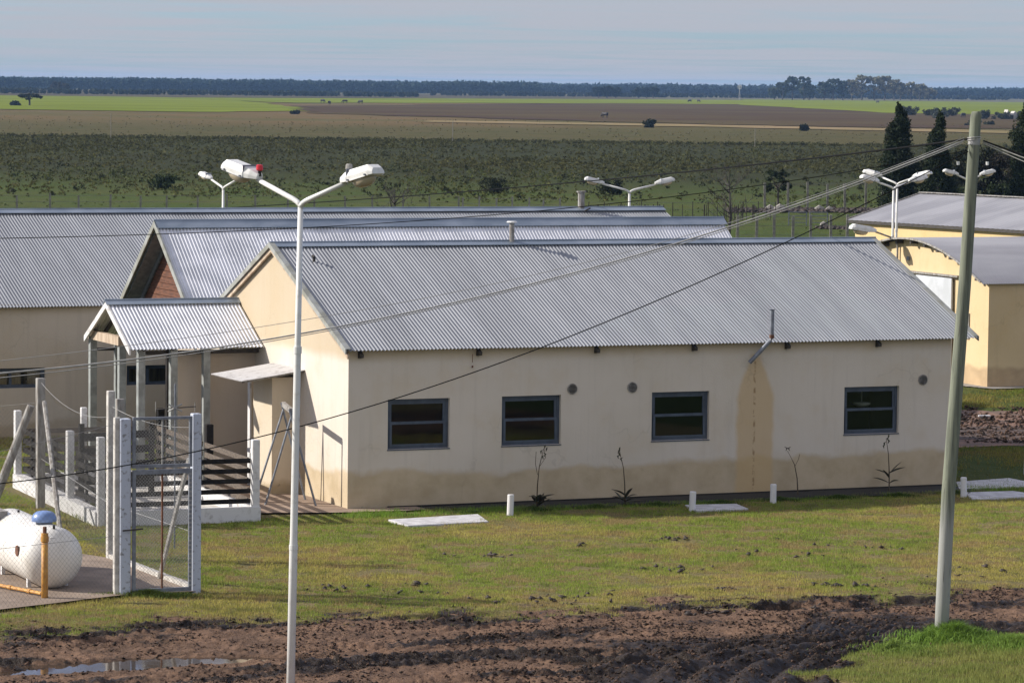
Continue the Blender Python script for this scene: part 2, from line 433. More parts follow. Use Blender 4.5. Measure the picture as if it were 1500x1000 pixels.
lawn = mixc(t, smooth(t, sm, .5, .75), lawn, (.045, .07, .016))
scrub = mixc(t, smooth(t, med, .35, .62), (.034, .040, .010), (.025, .028, .008))
scrub = mixc(t, smooth(t, sm, .5, .75), scrub, (.045, .040, .013))
pasture = mixc(t, smooth(t, med, .35, .65), (.085, .070, .024), (.060, .060, .016))
pasture = mixc(t, smooth(t, sm, .5, .8), pasture, (.13, .10, .055))
brown = mixc(t, smooth(t, big, .4, .6), (.135, .088, .034), (.095, .080, .025))
brown = mixc(t, smooth(t, med, .5, .7), brown, (.125, .105, .055))
farl = mixc(t, smooth(t, med, .4, .6), (.12, .10, .07), (.09, .10, .05))
c = mixc(t, smooth(t, wy, 240, 330), lawn, scrub)
c = mixc(t, smooth(t, wy, 485, 515), c, pasture)
c = mixc(t, smooth(t, wy, 600, 780), c, brown)
c = mixc(t, smooth(t, wy, 1500, 1900), c, farl)
c = mixc(t, mth(t, 'MULTIPLY', smooth(t, tiny, .5, .8), .35), c, mixc(t, .5, c, (.03, .03, .015)))
lk(t, c, b.inputs['Base Color']); b.inputs['Roughness'].default_value = .95; b.inputs['Specular IOR Level'].default_value = .1
bn = N(t, 'ShaderNodeBump'); bn.inputs['Strength'].default_value = .8; bn.inputs['Distance'].default_value = .5
lk(t, mth(t, 'ADD', sm, mth(t, 'MULTIPLY', tiny, .2)), bn.inputs['Height']); lk(t, bn.outputs[0], b.inputs['Normal'])
mb = MB(); B = 9000
for (a, b_, c_, d) in ((-B, gx0, -300, 9500), (gx1, B, -300, 9500), (gx0, gx1, -300, gy0), (gx0, gx1, gy1, 9500)):
    mb.add([(a, c_, 0), (b_, c_, 0), (b_, d, 0), (a, d, 0)], [(0, 1, 2, 3)])
tag(mb.build('ground', 'ground_far'), kind='structure')

# near yard: lawn and rutted mud as one displaced sheet
stepx = .036
xs = np.arange(gx0, gx1 + 1e-6, stepx); ys = np.r_[np.arange(gy0, 46, .15), np.arange(46, 57, .042), np.arange(57, gy1 + 1e-6, .12)]; xs[-1] = gx1; ys[-1] = gy1
X, Y = np.meshgrid(xs, ys)
def mud_mask(X, Y):
    """1 in the muddy track, 0 on grass; the track runs parallel to the house, the island is a knoll of grass in the corner"""
    edge_x = np.array([-13, -9, -7.35, -5.49, -3.33, -.47, 2.69, 5.5, 8.32, 15.]); edge_y = np.array([49.2, 50.0, 50.7, 51.6, 52.5, 53.4, 54.6, 56.0, 56.8, 58.2])
    e = np.interp(X, edge_x, edge_y) + (fbm(X * .8, Y * .5, 4, 3) - .5) * 2.8 + (fbm(X * 3, Y * 4, 3, 9) - .5) * 2.4
    return np.clip((e - Y) / 1.6 + .5, 0, 1) * (1 - island(X, Y)[0])
isl_x = np.array([3.9, 4.34, 4.7, 5.29, 5.87, 6.5, 7.52, 9.5, 15]); isl_y = np.array([40, 47.29, 48.72, 49.77, 50.5, 50.97, 51.3, 52.0, 54])
def island(X, Y):
    yb = np.interp(X, isl_x, isl_y, left=38)
    # distance outside of the island edge, roughly
    xb = np.interp(Y, isl_y, isl_x, left=3.9, right=15)
    d = np.maximum(Y - yb, 0) * .75
    d = np.minimum(d, np.abs(xb - X) * .85 + np.maximum(Y - 54, 0))
    d = np.where(Y < yb, -np.minimum(yb - Y, np.abs(X - xb)), d)
    n = (fbm(X * 1.4, Y * 1.4, 4, 31) - .5) * 1.5
    return np.clip(.5 - (d + n) / .25, 0, 1), d
def yard(X, Y):
    M = mud_mask(X, Y); I, dI = island(X, Y)
    U, V = toUV(X, Y)
    h = (fbm(X * .35, Y * .35, 3, 50) - .5) * .10
    UU_ = U * 3.0; VV_ = V * 7.0
    rg = 1 - np.abs(fbm(X * 6.5, Y * 5.5, 3, 24, .6) - .5) * 4
    rough = .55 * fbm(X * 11, Y * 9, 3, 21, .7) + .45 * np.clip(rg, 0, 1) ** 2
    strk = fbm(UU_, VV_, 3, 23)                       # wheel-drawn streaks along the track
    lump = np.clip(fbm(X * 4.2, Y * 3.6, 3, 22) - .55, 0, 1)
    hm = (rough - .5) * .060 + lump * .07 + (strk - .5) * .06 - .04
    wet = np.zeros_like(X)
    # ruts that run along the track
    for v0, w, dep, sd in ((-10.2, .34, .13, 1), (-11.9, .3, .10, 2), (-13.3, .36, .15, 3), (-14.9, .3, .09, 4), (-16.6, .35, .11, 5), (-18.5, .3, .10, 6)):
        vv = V - v0 - (fbm(U * .22, U * 0 + sd, 3, 60 + sd) - .5) * 1.6
        w = w * .5; g = np.exp(-(vv / w) ** 2); rid = np.exp(-((np.abs(vv) - w * 1.7) / (w * .7)) ** 2)
        amt = np.clip(fbm(U * .35, V * .05 + sd, 2, 70 + sd) * 2.4 - .7, 0, 1)
        hm = hm - g * dep * .7 * amt + rid * dep * .7 * amt * (rough + .3)
        wet = np.maximum(wet, (g * .8 + rid * .8) * amt)
    # fresh tyre ruts that sweep round the grass knoll
    arc = np.clip((X - .6 - (fbm(X * 1.2, Y * 1.2, 3, 81) - .5) * 1.4) / .8, 0, 1) * np.clip((54.0 - Y) / 1.5, 0, 1)
    ph = dI * 2 * np.pi / .46 + (fbm(X * .5, Y * .5, 2, 82) - .5) * 4
    fade = np.exp(-(dI / 3.2) ** 2) * (dI > 0)
    tread = (np.sin(ph) * .5 + .5) ** .8; lug = .5 + .5 * np.sin((X * .8 + Y) * 2 * np.pi / .16)
    hm = hm * (1 - .45 * arc * fade) + arc * fade * ((tread - .5) * .13 + (rough - .5) * .05 * tread + lug * .012)
    wet = np.maximum(wet, arc * np.clip(1.5 - np.abs(dI - 1.6) / 2.2, 0, 1))
    wet = wet + (fbm(U * .9, V * 2.0, 4, 90) - .5) * 1.3 + np.clip(1 - np.abs(M - .6) * 2.0, 0, 1) * .45
    wet = np.clip(wet, 0, 1)
    z = h * .4 * (1 - I) + hm * np.clip(M * 1.1, 0, 1) ** 1.5
    # shallow hollows that hold water
    for px, py, rx, ry, ang, dep in PUD:
        ca, sa = math.cos(ang), math.sin(ang); dx = X - px; dy = Y - py
        q = ((dx * ca + dy * sa) / rx) ** 2 + ((-dx * sa + dy * ca) / ry) ** 2
        q = q + (fbm(X * 2.5, Y * 2.5, 3, 101) - .5) * 1.2
        k = np.clip(1.5 - q, 0, 1); z = z * (1 - .9 * k) + (-.12) * k * 1.0; wet = np.maximum(wet, k)
    lawnb = (fbm(X * 3, Y * 3, 4, 40) - .5) * .05 * (1 - M)
    z = z + lawnb + I * .06 * (fbm(X * 2, Y * 2, 2, 44))
    # level round the buildings and at the rim of the sheet
    dH = np.where((U > -6) & (U < 15) & (V > -1.0), 1.0, np.clip((V + 2.0), 0, 1) * ((U > -6) & (U < 15)))
    z = z * (1 - dH * .85)
    rim = np.minimum.reduce([X - gx0, gx1 - X, Y - gy0, gy1 - Y]); z = z * np.clip(rim / .6, 0, 1)
    return z, M, wet, I
PUD = [(-5.3, 48.45, 1.55, .42, .38, .1), (-4.05, 48.95, .8, .2, .3, .1), (-3.1, 49.15, .55, .16, .2, .1), (-6.6, 47.7, 1.0, .22, .3, .1),
       (6.1, 54.9, .7, .22, .35, .08), (1.05, 49.1, .42, .2, .2, .08), (-.8, 53.1, .9, .2, .35, .08), (2.1, 49.3, .5, .2, .5, .08), (4.2, 54.3, .5, .16, .3, .08)]
Z, MUD, WET, ISL = yard(X, Y)
m, t, b, o = newmat('yard_soil')
def attr(t, n): 
    a = N(t, 'ShaderNodeAttribute'); a.attribute_name = n; return a.outputs['Fac']
ps = N(t, 'ShaderNodeNewGeometry').outputs['Position']
n1 = noise(t, ps, 1.2, 6, .65); n2 = noise(t, ps, 9, 5, .7); n3 = noise(t, ps, 40, 4, .7)
mudc = mixc(t, smooth(t, n1, .38, .64), (.190, .118, .078), (.118, .076, .053))
mudc = mixc(t, smooth(t, n2, .5, .75), mudc, (.065, .042, .030))
wetc = mixc(t, smooth(t, n2, .35, .7), (.042, .029, .021), (.017, .013, .010))
wm = smooth(t, mth(t, 'ADD', attr(t, 'wet'), mth(t, 'MULTIPLY', mth(t, 'SUBTRACT', n2, .5), .9)), .32, .62)
mudc = mixc(t, wm, mudc, wetc)
thatch = mixc(t, smooth(t, n1, .4, .65), (.16, .14, .055), (.20, .155, .075))
thatch = mixc(t, smooth(t, n2, .5, .72), thatch, (.09, .08, .035))
thatch = mixc(t, mth(t, 'MULTIPLY', smooth(t, n3, .5, .7), .5), thatch, (.045, .04, .02))
fm = smooth(t, mth(t, 'ADD', attr(t, 'mud'), mth(t, 'MULTIPLY', mth(t, 'SUBTRACT', n2, .5), .7)), .3, .6)
lk(t, mixc(t, fm, thatch, mudc), b.inputs['Base Color'])
ro = mth(t, 'SUBTRACT', .95, mth(t, 'MULTIPLY', mth(t, 'MULTIPLY', wm, fm), .55)); lk(t, ro, b.inputs['Roughness'])
b.inputs['Specular IOR Level'].default_value = .13
bn = N(t, 'ShaderNodeBump'); bn.inputs['Strength'].default_value = 1; bn.inputs['Distance'].default_value = .05
lk(t, mth(t, 'ADD', n2, mth(t, 'MULTIPLY', n3, .4)), bn.inputs['Height']); lk(t, bn.outputs[0], b.inputs['Normal'])
idx = np.arange(X.size).reshape(X.shape)
F = np.stack([idx[:-1, :-1], idx[:-1, 1:], idx[1:, 1:], idx[1:, :-1]], -1).reshape(-1, 4)
tag(npmesh('muddy_yard', np.stack([X, Y, Z], -1).reshape(-1, 3), F, 'yard_soil', smooth=True, attrs={'mud': MUD.ravel(), 'wet': WET.ravel()}), kind='structure')
for pi_, (px, py, rx, ry, ang, dep) in enumerate(PUD):
    mb = MB(); vs = []
    for k in range(20):
        a = 2 * math.pi * k / 20; x = math.cos(a) * rx * 1.35; y = math.sin(a) * ry * 1.35
        vs.append((px + x * math.cos(ang) - y * math.sin(ang), py + x * math.sin(ang) + y * math.cos(ang), -.060 - .004 * pi_))
    mb.add(vs, [tuple(range(20))]); po = mb.build('puddle', 'water'); tag(po, kind='structure')
    if po.data.polygons[0].normal.z < 0: po.data.flip_normals()

def rag(pts, z, name, m, jit=.12, n=14, kind='structure'):
    """a sheet with an irregular outline"""
    out = []
    for i in range(len(pts)):
        a = Vector(pts[i]); b = Vector(pts[(i + 1) % len(pts)])
        for k in range(n):
            p = a.lerp(b, k / n); q = (b - a).normalized(); w = (random.random() - .5) * 2 * jit
            out.append((p.x - q.y * w, p.y + q.x * w, z))
    mb = MB(); mb.add(out, [tuple(range(len(out)))]); o = mb.build(name, m)
    if kind: o['kind'] = kind
    return o
def uvp(l): return [UV(a, b).xy for a, b in l]
# concrete apron at the gable, bare soil along the front wall
rag(uvp([(-2.1, .0), (-.1, -.55), (1.4, -.62), (1.35, -.05), (0, -.02), (0, 5.2), (-1.9, 5.2)]), .035, 'apron', 'path_concrete', .03)
rag(uvp([(1.0, -.05), (13.2, -.05), (13.2, -1.15), (9, -1.1), (5, -1.1), (2.4, -.8), (1.0, -.35)]), .03, 'flower_bed', 'soil_dark', .12, 24)
# beyond the house on the right: red dirt turning area
rag([(10, 79.2), (30, 83.0), (34, 95), (22, 91.5), (13.5, 88.6), (8, 87)], .012, 'dirt_turning_area', 'red_dirt', .35, 18)
rag([(9, 80.8), (32, 84.6), (33, 88), (9, 83.4)], .018, 'shadow_band', 'shaded_dirt', .3, 18)  # darker strip of dirt: a cast shadow band put into the colour
rag([(12.2, 95.3), (12.9, 94.5), (24, 98.6), (24, 99.4), (13.0, 95.3), (11.2, 99), (10.5, 99)], .03, 'barn_footing_path', 'grey_concrete', .06)
# far fields
m, t, b, o = newmat('crop_green')
ps = N(t, 'ShaderNodeNewGeometry').outputs['Position']
cc = mixc(t, smooth(t, noise(t, ps, .012, 5, .6), .35, .65), (.165, .198, .032), (.130, .160, .028))
lk(t, mixc(t, mth(t, 'MULTIPLY', smooth(t, noise(t, ps, .08, 4), .5, .7), .4), cc, (.15, .15, .05)), b.inputs['Base Color']); b.inputs['Roughness'].default_value = 1; b.inputs['Specular IOR Level'].default_value = 0
m, t, b, o = newmat('plough')
ps = N(t, 'ShaderNodeNewGeometry').outputs['Position']
cc = mixc(t, smooth(t, noise(t, ps, .01, 6, .6), .35, .65), (.070, .048, .038), (.095, .074, .042))
lk(t, mixc(t, mth(t, 'MULTIPLY', smooth(t, noise(t, ps, .06, 4), .45, .65), .6), cc, (.075, .062, .034)), b.inputs['Base Color']); b.inputs['Roughness'].default_value = 1; b.inputs['Specular IOR Level'].default_value = 0
mat('dry_strip', (.27, .20, .12), (.18, .15, .075), .03, 1, spec=0)
mat('far_heath', (.075, .062, .050), (.10, .095, .06), .01, 1, spec=0)
mat('dark_edge', (.030, .032, .020), (.05, .05, .03), .05, 1, spec=0)
rag([(-420, 1030), (-81, 925), (-61, 1004), (-75, 1204), (-105, 1440), (-172, 1767), (-620, 1790)], .14, 'crop_field', 'crop_green', 4, 10)
rag([(-172, 1720), (-90, 1400), (46, 1643), (400, 1900), (1500, 2600), (1500, 3000), (84, 2216)], .16, 'crop_field', 'crop_green', 5, 10)
rag([(-73, 1225), (50, 1700), (120, 1700), (160, 1300), (230, 1150), (160, 760), (75, 735), (36, 767), (-57, 936)], .12, 'ploughed_field', 'plough', 5, 12)
rag([(105, 1646), (123, 1189), (173, 1165), (700, 1050), (1500, 1400), (1500, 2600), (151, 2401)], .18, 'crop_field', 'crop_green', 5, 10)
rag([(-20, 778), (36, 757), (100, 697), (240, 640), (240, 600), (93, 658), (33, 712), (-20, 742)], .13, 'dry_grass_strip', 'dry_strip', 3, 16)
rag([(-1500, 1820), (-620, 1800), (-172, 1775), (84, 2230), (84, 2800), (-1500, 2500)], .1, 'heath', 'far_heath', 6, 10)

# ------------------------------------------------------------------ main house
house = root('cream_house', 'long cream rendered house with corrugated roof, four windows and damp stained foot', 'house', (OX, OY, 0), TH)
WIN = [(.80, 2.06), (3.14, 4.38), (6.32, 7.57), (10.58, 11.83)]; WZ0, WZ1 = 1.12, 2.07
mb = MB()
cuts = [0] + [x for w in WIN for x in w] + [L]
for i in range(len(cuts) - 1):
    a, b_ = cuts[i], cuts[i + 1]
    if i % 2 == 0: mb.add([(a, 0, 0), (b_, 0, 0), (b_, 0, ZE), (a, 0, ZE)], [(0, 1, 2, 3)])
    else:
        mb.add([(a, 0, 0), (b_, 0, 0), (b_, 0, WZ0), (a, 0, WZ0)], [(0, 1, 2, 3)])
        mb.add([(a, 0, WZ1), (b_, 0, WZ1), (b_, 0, ZE), (a, 0, ZE)], [(0, 1, 2, 3)])
        q = [(a, WZ0), (b_, WZ0), (b_, WZ1), (a, WZ1)]
        for k in range(4):
            (p, z1), (p2, z2) = q[k], q[(k + 1) % 4]
            mb.add([(p, 0, z1), (p2, 0, z2), (p2, .2, z2), (p, .2, z1)], [(0, 1, 2, 3)])
D2 = 2 * W2
mb.add([(0, 0, 0), (0, 0, ZE), (0, W2, ZR), (0, D2, ZE), (0, D2, 0)], [(0, 1, 2, 3, 4)])
mb.add([(L, 0, 0), (L, 0, ZE), (L, W2, ZR), (L, D2, ZE), (L, D2, 0)], [(0, 1, 2, 3, 4)])
mb.add([(0, D2, 0), (L, D2, 0), (L, D2, ZE), (0, D2, ZE)], [(0, 1, 2, 3)])
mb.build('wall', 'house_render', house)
MB().box(.8, L + .02, -.05, -.002, -.1, .05).build('plinth', 'soil_dark', house)
MB().add([(.05, .25, .02), (L - .05, .25, .02), (L - .05, D2 - .1, .02), (.05, D2 - .1, .02)], [(0, 1, 2, 3)]).add([(.05, 3.2, 0), (L - .05, 3.2, 0), (L - .05, 3.2, ZE), (.05, 3.2, ZE)], [(0, 1, 2, 3)]).add([(.05, .25, ZE - .1), (L - .05, .25, ZE - .1), (L - .05, D2 - .1, ZE - .1), (.05, D2 - .1, ZE - .1)], [(0, 1, 2, 3)]).add([(6, .25, 0), (6, 3.2, 0), (6, 3.2, ZE), (6, .25, ZE)], [(0, 1, 2, 3)]).build('interior', 'room_dark', house)
def window(parent, a, b_, z0, z1, split='h', v=.075, sashw=.05, mats='window_frame', curtain=False):
    fr_ = MB(); t_ = .055
    d0, d1 = v, v + .06
    fr_.box(a, a + t_, d0, d1, z0, z1).box(b_ - t_, b_, d0, d1, z0, z1).box(a + t_, b_ - t_, d0, d1, z1 - t_, z1).box(a + t_, b_ - t_, d0, d1, z0, z0 + t_)
    f = fr_.build('window', mats, parent)
    ia, ib, i0, i1 = a + t_, b_ - t_, z0 + t_, z1 - t_
    zm = i0 + (i1 - i0) * .53
    def sash(x0, x1, y0, y1, off):
        s_ = MB(); w = sashw
        s_.box(x0, x0 + w, v + off, v + off + .03, y0, y1).box(x1 - w, x1, v + off, v + off + .03, y0, y1)
        s_.box(x0 + w, x1 - w, v + off, v + off + .03, y1 - w, y1).box(x0 + w, x1 - w, v + off, v + off + .03, y0, y0 + w * .7)
        s_.build('sash', mats, f)
        MB().add([(x0 + w, v + off + .015, y0), (x1 - w, v + off + .015, y0), (x1 - w, v + off + .015, y1), (x0 + w, v + off + .015, y1)], [(0, 1, 2, 3)]).build('pane', 'window_glass', f)
    if split == 'h':
        sash(ia, ib, zm - .02, i1, .012); sash(ia + .0, ib, i0, zm + .015, -.022)
        s_ = MB().box(a - .01, b_ + .01, -.015, .07, z0 - .02, z0 - .001); s_.build('sill', mats, f)
    else:
        n = split; w = (ib - ia) / n
        for k in range(n): sash(ia + k * w, ia + (k + 1) * w, i0, i1, .01)
    return f
for a, b_ in WIN: window(house, a, b_, WZ0, WZ1)
# white lamp hanging in the room behind the right-hand window
lampr = root('hanging_lamp', 'white bowl shaped hanging lamp seen through the rightmost house window', 'lamp', UV(11.32, .62, .97), TH)
MB().tube([(0, 0, .72), (0, 0, .86), (0, 0, 1.9)], .012, 6).build('rod', 'lamp_white', lampr)
MB().tube([(0, 0, .64), (0, 0, .67), (0, 0, .72), (0, 0, .735)], [.06, .16, .19, .05], 16).build('lamp_shade', 'lamp_white', lampr, smooth=True)
for u_ in (4.61, 5.89, 12.37):
    vt = MB().tube([(u_, -.02, 2.18), (u_, .002, 2.18)], .105, 20).build('round_vent', 'grey_post', house)
    MB().tube([(u_, -.024, 2.18), (u_, -.021, 2.18)], .088, 20).build('opening', 'dark', vt)
    for k in range(7):
        z = 2.18 - .075 + k * .025; h = math.sqrt(max(0, .09 ** 2 - (z - 2.18) ** 2))
        MB().bar((u_ - h, -.029, z), (u_ + h, -.029, z), .006, .009).build('slat', 'grey_post', vt)
OV = .16
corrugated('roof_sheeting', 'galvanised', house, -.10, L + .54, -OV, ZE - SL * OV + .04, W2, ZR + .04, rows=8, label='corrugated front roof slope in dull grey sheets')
corrugated('roof_sheeting', 'galvanised', house, -.10, L + .54, W2, ZR + .04, D2 + OV, ZE - SL * OV + .04, rows=3, seg=6, label='corrugated rear roof slope')
cap(house, -.11, L + .55, W2, ZR + .05, SL, .17)
for sgn in (-1, 1):
    for uu, nm in ((-.115, 'verge_flashing'), (L + .545, 'verge_flashing')):
        ve = W2 + sgn * (W2 + OV)
        mbv = MB(); mbv.prism([(W2, ZR + .075), (ve, ZE - SL * OV + .075), (ve, ZE - SL * OV - .02), (W2, ZR - .02)], 0, uu - .012, uu + .012)
        mbv.prism([(W2, ZR + .082), (ve, ZE - SL * OV + .082), (ve, ZE - SL * OV + .072), (W2, ZR + .072)], 0, uu - .012, uu + .10 * (1 if uu < 1 else -1))
        mbv.build(nm, 'verge_metal', house)
    ve = W2 + sgn * (W2 + OV)
    MB().prism([(W2, ZR - .03), (ve, ZE - SL * OV - .03), (ve, ZE - SL * OV - .11), (W2, ZR - .11)], 0, -.085, -.045).build('barge_board', 'pale_timber', house)
for u_ in (.22, 2.63, 5.1, 7.2, 9.25, 11.3, 13.25):
    MB().prism([(-.14, ZE - .10), (0.0, ZE - .04), (0.0, ZE - .18), (-.13, ZE - .165)], 0, u_ - .035, u_ + .035).build('rafter_tail', 'dark_wood', house)
# bent flue, roof vent
MB().tube([(8.79, -.26, 3.66), (8.79, -.26, 3.12), (8.74, -.25, 3.03), (8.36, -.16, 2.62)], .042, 10).build('flue_pipe', 'steel_frame', house)
MB().tube([(8.79, -.26, 3.655), (8.79, -.26, 3.67), (8.79, -.26, 3.675)], [.05, .075, .02], 10).build('flue_cap', 'steel_frame', house)
MB().tube([(8.79, -.26, 3.10), (8.79, -.26, 3.17)], .05, 10).build('flue_collar', 'rust', house)
MB().tube([(5.1, W2 - .02, ZR), (5.1, W2 - .02, ZR + .44)], .052, 12).build('vent_pipe', 'grey_post', house)
MB().tube([(5.1, W2 - .02, ZR + .435), (5.1, W2 - .02, ZR + .45), (5.1, W2 - .02, ZR + .475)], [.06, .115, .09], 12).build('vent_cowl', 'lamp_white', house)
MB().tube([(.55, 3.4, ZR - SL * .75 + .03), (.55, 3.38, ZR - SL * .75 + .13), (.50, 3.33, ZR - SL * .75 + .16)], .03, 6).build('cable_entry', 'dark_wood', house)
# hanging twig and rust spot under the eave
MB().tube([(2.5, -.05, ZE - .14), (2.5, -.05, ZE - .3)], .006, 5).tube([(2.5, -.05, ZE - .36), (2.5, -.05, ZE - .4)], .018, 6).build('hook', 'rust', house)

# wash place against the gable
wash = root('wash_house', 'narrow stained cream masonry lean-to with a white sink shelf beside the gable', 'lean-to', (OX, OY, 0), TH)
MB().box(-.57, -.002, 2.65, 3.75, 0, 2.3).build('wall', 'wash_render', wash)
MB().box(-.52, -.002, 3.76, 4.25, .70, .78).build('sink_shelf', 'white_slab', wash)
MB().box(-.40, -.004, 3.76, 4.36, .02, .695).build('cupboard_recess', 'dark', wash)
MB().box(-.42, -.003, 4.28, 4.38, .8, 2.36).build('stained_wall', 'wash_render', wash)
MB().box(-.46, -.425, 4.26, 4.40, .0, 2.36).build('lit_edge_strip', 'white_paint', wash)  # white strip paints in the sunlit thin edge of the wall
aw = corrugated('awning_sheet', 'white_paint', wash, 2.35, 4.15, -1.32, 2.27, .0, 2.46, rows=2, axis='v', seg=8)
for vv_ in (2.45, 4.0): MB().bar((-1.25, vv_, 2.25), (-.02, vv_, 2.43), .04, .04).build('awning_bracket', 'grey_post', wash)

# swing frame of steel tubes
sw = root('swing_frame', 'rusty grey steel A-frame standing in front of the lit gable wall', 'swing frame')
na, nb = Vector((-4.15, 66.45, 1.83)), Vector((-4.36, 67.38, 1.87))
for ap, f1, f2 in ((na, (-4.64, 66.52, 0.02), (-3.67, 66.42, 0.02)), (nb, (-4.90, 67.35, 0.02), (-3.93, 67.42, 0.02))):
    MB().tube([ap + Vector((-.04, 0, .03)), f2], .022, 7).build('leg', 'steel_frame', sw)
    MB().tube([ap + Vector((.04, 0, .03)), f1], .022, 7).build('leg', 'steel_frame', sw)
MB().bar(na, nb, .07, .09).build('top_bar', 'grey_post', sw)

# ------------------------------------------------------------------ porch
porch = root('porch', 'open gabled porch with bright corrugated roof on grey posts at the house gable', 'porch', (OX, OY, 0), TH)
PR, PZ, PF, PB, PE = 6.30, 3.58, 4.72, 7.78, 2.76
ps_ = (PZ - PE) / (PR - PF)
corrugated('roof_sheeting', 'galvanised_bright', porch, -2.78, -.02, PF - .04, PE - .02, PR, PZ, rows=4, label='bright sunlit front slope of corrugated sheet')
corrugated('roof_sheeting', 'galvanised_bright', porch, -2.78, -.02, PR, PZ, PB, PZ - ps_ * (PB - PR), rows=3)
cap(porch, -2.84, -.01, PR, PZ + .01, ps_, .15)
for ve in (PF - .02, PB + .02):
    dz = PZ - ps_ * abs(ve - PR)
    MB().prism([(PR, PZ + .005), (ve, dz + .005), (ve, dz - .12), (PR, PZ - .12)], 0, -2.82, -2.785).build('barge_board', 'white_paint', porch)
for nm, (uu, vv) in enumerate(((-2.60, 5.90), (-2.50, 4.95), (-1.83, 4.95), (-1.15, 4.95), (-2.66, 7.70), (-2.15, 7.60))):
    MB().box(uu - .07, uu + .07, vv - .07, vv + .07, 0, 2.80).build('post', 'post_paint', porch)
MB().box(-2.72, -2.60, 5.75, 7.85, 2.74, 2.92).build('end_beam', 'pale_timber', porch)
MB().box(-2.58, -.02, 5.02, 5.10, 2.60, 2.68).build('side_beam', 'dark_wood', porch)
MB().box(-2.58, -.45, 7.62, 7.70, 2.5, 2.56).build('side_beam', 'dark_wood', porch)
MB().box(-1.72, -.0, 5.30, 5.42, 0, 2.62).build('screen_wall', 'wing_render', porch)
for k in range(5):
    uu = -2.5 + k * .6
    MB().prism([(PR, PZ - .05), (PF + .1, PE + .02), (PF + .1, PE - .07), (PR, PZ - .14)], 0, uu, uu + .05).prism([(PR, PZ - .05), (PB - .1, PZ - ps_ * (PB - .1 - PR) - .05), (PB - .1, PZ - ps_ * (PB - .1 - PR) - .14), (PR, PZ - .14)], 0, uu, uu + .05).build('rafter', 'dark_wood', porch)

# ------------------------------------------------------------------ steep roofed wing
wing = root('gabled_wing', 'steep roofed wing with wood clad gable and blue grey ridge flashing behind the house', 'building', (OX, OY, 0), TH)
BV, BZ, BS = 10.3, 5.0, .745
vf = 7.55; vb = 13.2
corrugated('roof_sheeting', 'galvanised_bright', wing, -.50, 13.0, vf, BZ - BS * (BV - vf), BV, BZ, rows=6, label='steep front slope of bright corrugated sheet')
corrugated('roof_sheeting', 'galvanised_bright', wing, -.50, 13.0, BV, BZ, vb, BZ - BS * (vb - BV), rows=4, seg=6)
cap(wing, -.54, 13.05, BV, BZ + .02, BS, .20)
for ve in (vf, vb):
    dz = BZ - BS * abs(ve - BV)
    MB().prism([(BV, BZ + .05), (ve, dz + .05), (ve, dz - .10), (BV, BZ - .10)], 0, -.54, -.505).build('barge_board', 'verge_metal', wing)
    MB().prism([(BV, BZ - .10), (ve, dz - .10), (ve, dz - .14), (BV, BZ - .14)], 0, -.47, .30).build('soffit', 'steel_frame', wing)
MB().prism([(BV, BZ - .12), (vb - .1, BZ - BS * (vb - .1 - BV) - .12), (vb - .1, BZ - BS * (vb - .1 - BV) - .26), (BV, BZ - .26)], 0, -.16, -.12).build('gable_trim', 'steel_frame', wing)
z = 3.0
while z < 4.80:     # horizontal boards of the gable cladding
    hw = (BZ - .13 - z) / BS; hw2 = max(.0, (BZ - .13 - (z + .125)) / BS)
    MB().prism([(BV - hw, z), (BV + hw, z), (BV + hw2, z + .125), (BV - hw2, z + .125)], 0, -.10 - random.random() * .006, -.07).build('board', 'cedar', wing)
    z += .135
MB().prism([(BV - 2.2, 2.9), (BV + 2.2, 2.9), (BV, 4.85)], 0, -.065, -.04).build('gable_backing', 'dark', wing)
MB().box(.0, .18, 8.32, 10.55, 0, 2.95).build('wall', 'wing_render', wing)
MB().box(.2, 13.0, 8.35, 8.5, 2.3, 2.95).box(-.4, .15, 10.5, 10.62, 2.78, 2.92).build('lintel', 'dark_wood', wing)
MB().box(12.8, 13.0, 8.5, 12.9, 0, 2.9).build('end_wall', 'wing_render', wing)
MB().prism([(8.5, 2.9), (12.9, 2.9), (BV, BZ - .1)], 0, 12.85, 12.95).build('end_gable', 'wing_render', wing)
MB().box(-.55, -.43, 9.3, 9.42, 0, 2.9).build('post', 'black_board', wing)

# ------------------------------------------------------------------ long rear building
rear = root('long_building', 'long low building with corrugated roof and ribbon windows at the back left', 'building', (OX, OY, 0), TH)
RV, RZ, RE, REZ = 20.0, 4.88, 14.9, 3.0
rs = (RZ - REZ) / (RV - RE); RU0, RU1 = -13.0, 16.2
corrugated('roof_sheeting', 'galvanised', rear, RU0, RU1, RE - .15, REZ - .15 * rs, RV, RZ, rows=6, seg=6)
corrugated('roof_sheeting', 'galvanised', rear, RU0, RU1, RV, RZ, 2 * RV - RE, REZ, rows=2, seg=6)
cap(rear, RU0 - .02, RU1 + .02, RV, RZ + .02, rs, .2)
WA, WB, WC, WD, WE = -1.6, .30, 1.35, 1.12, 1.57
RW = [(-3.9, WA), (WB, WC)]; mb = MB(); cuts = [RU0 + .1, -3.9, WA, WB, WC, RU1 - .3]; RZ0, RZ1 = WD, WE
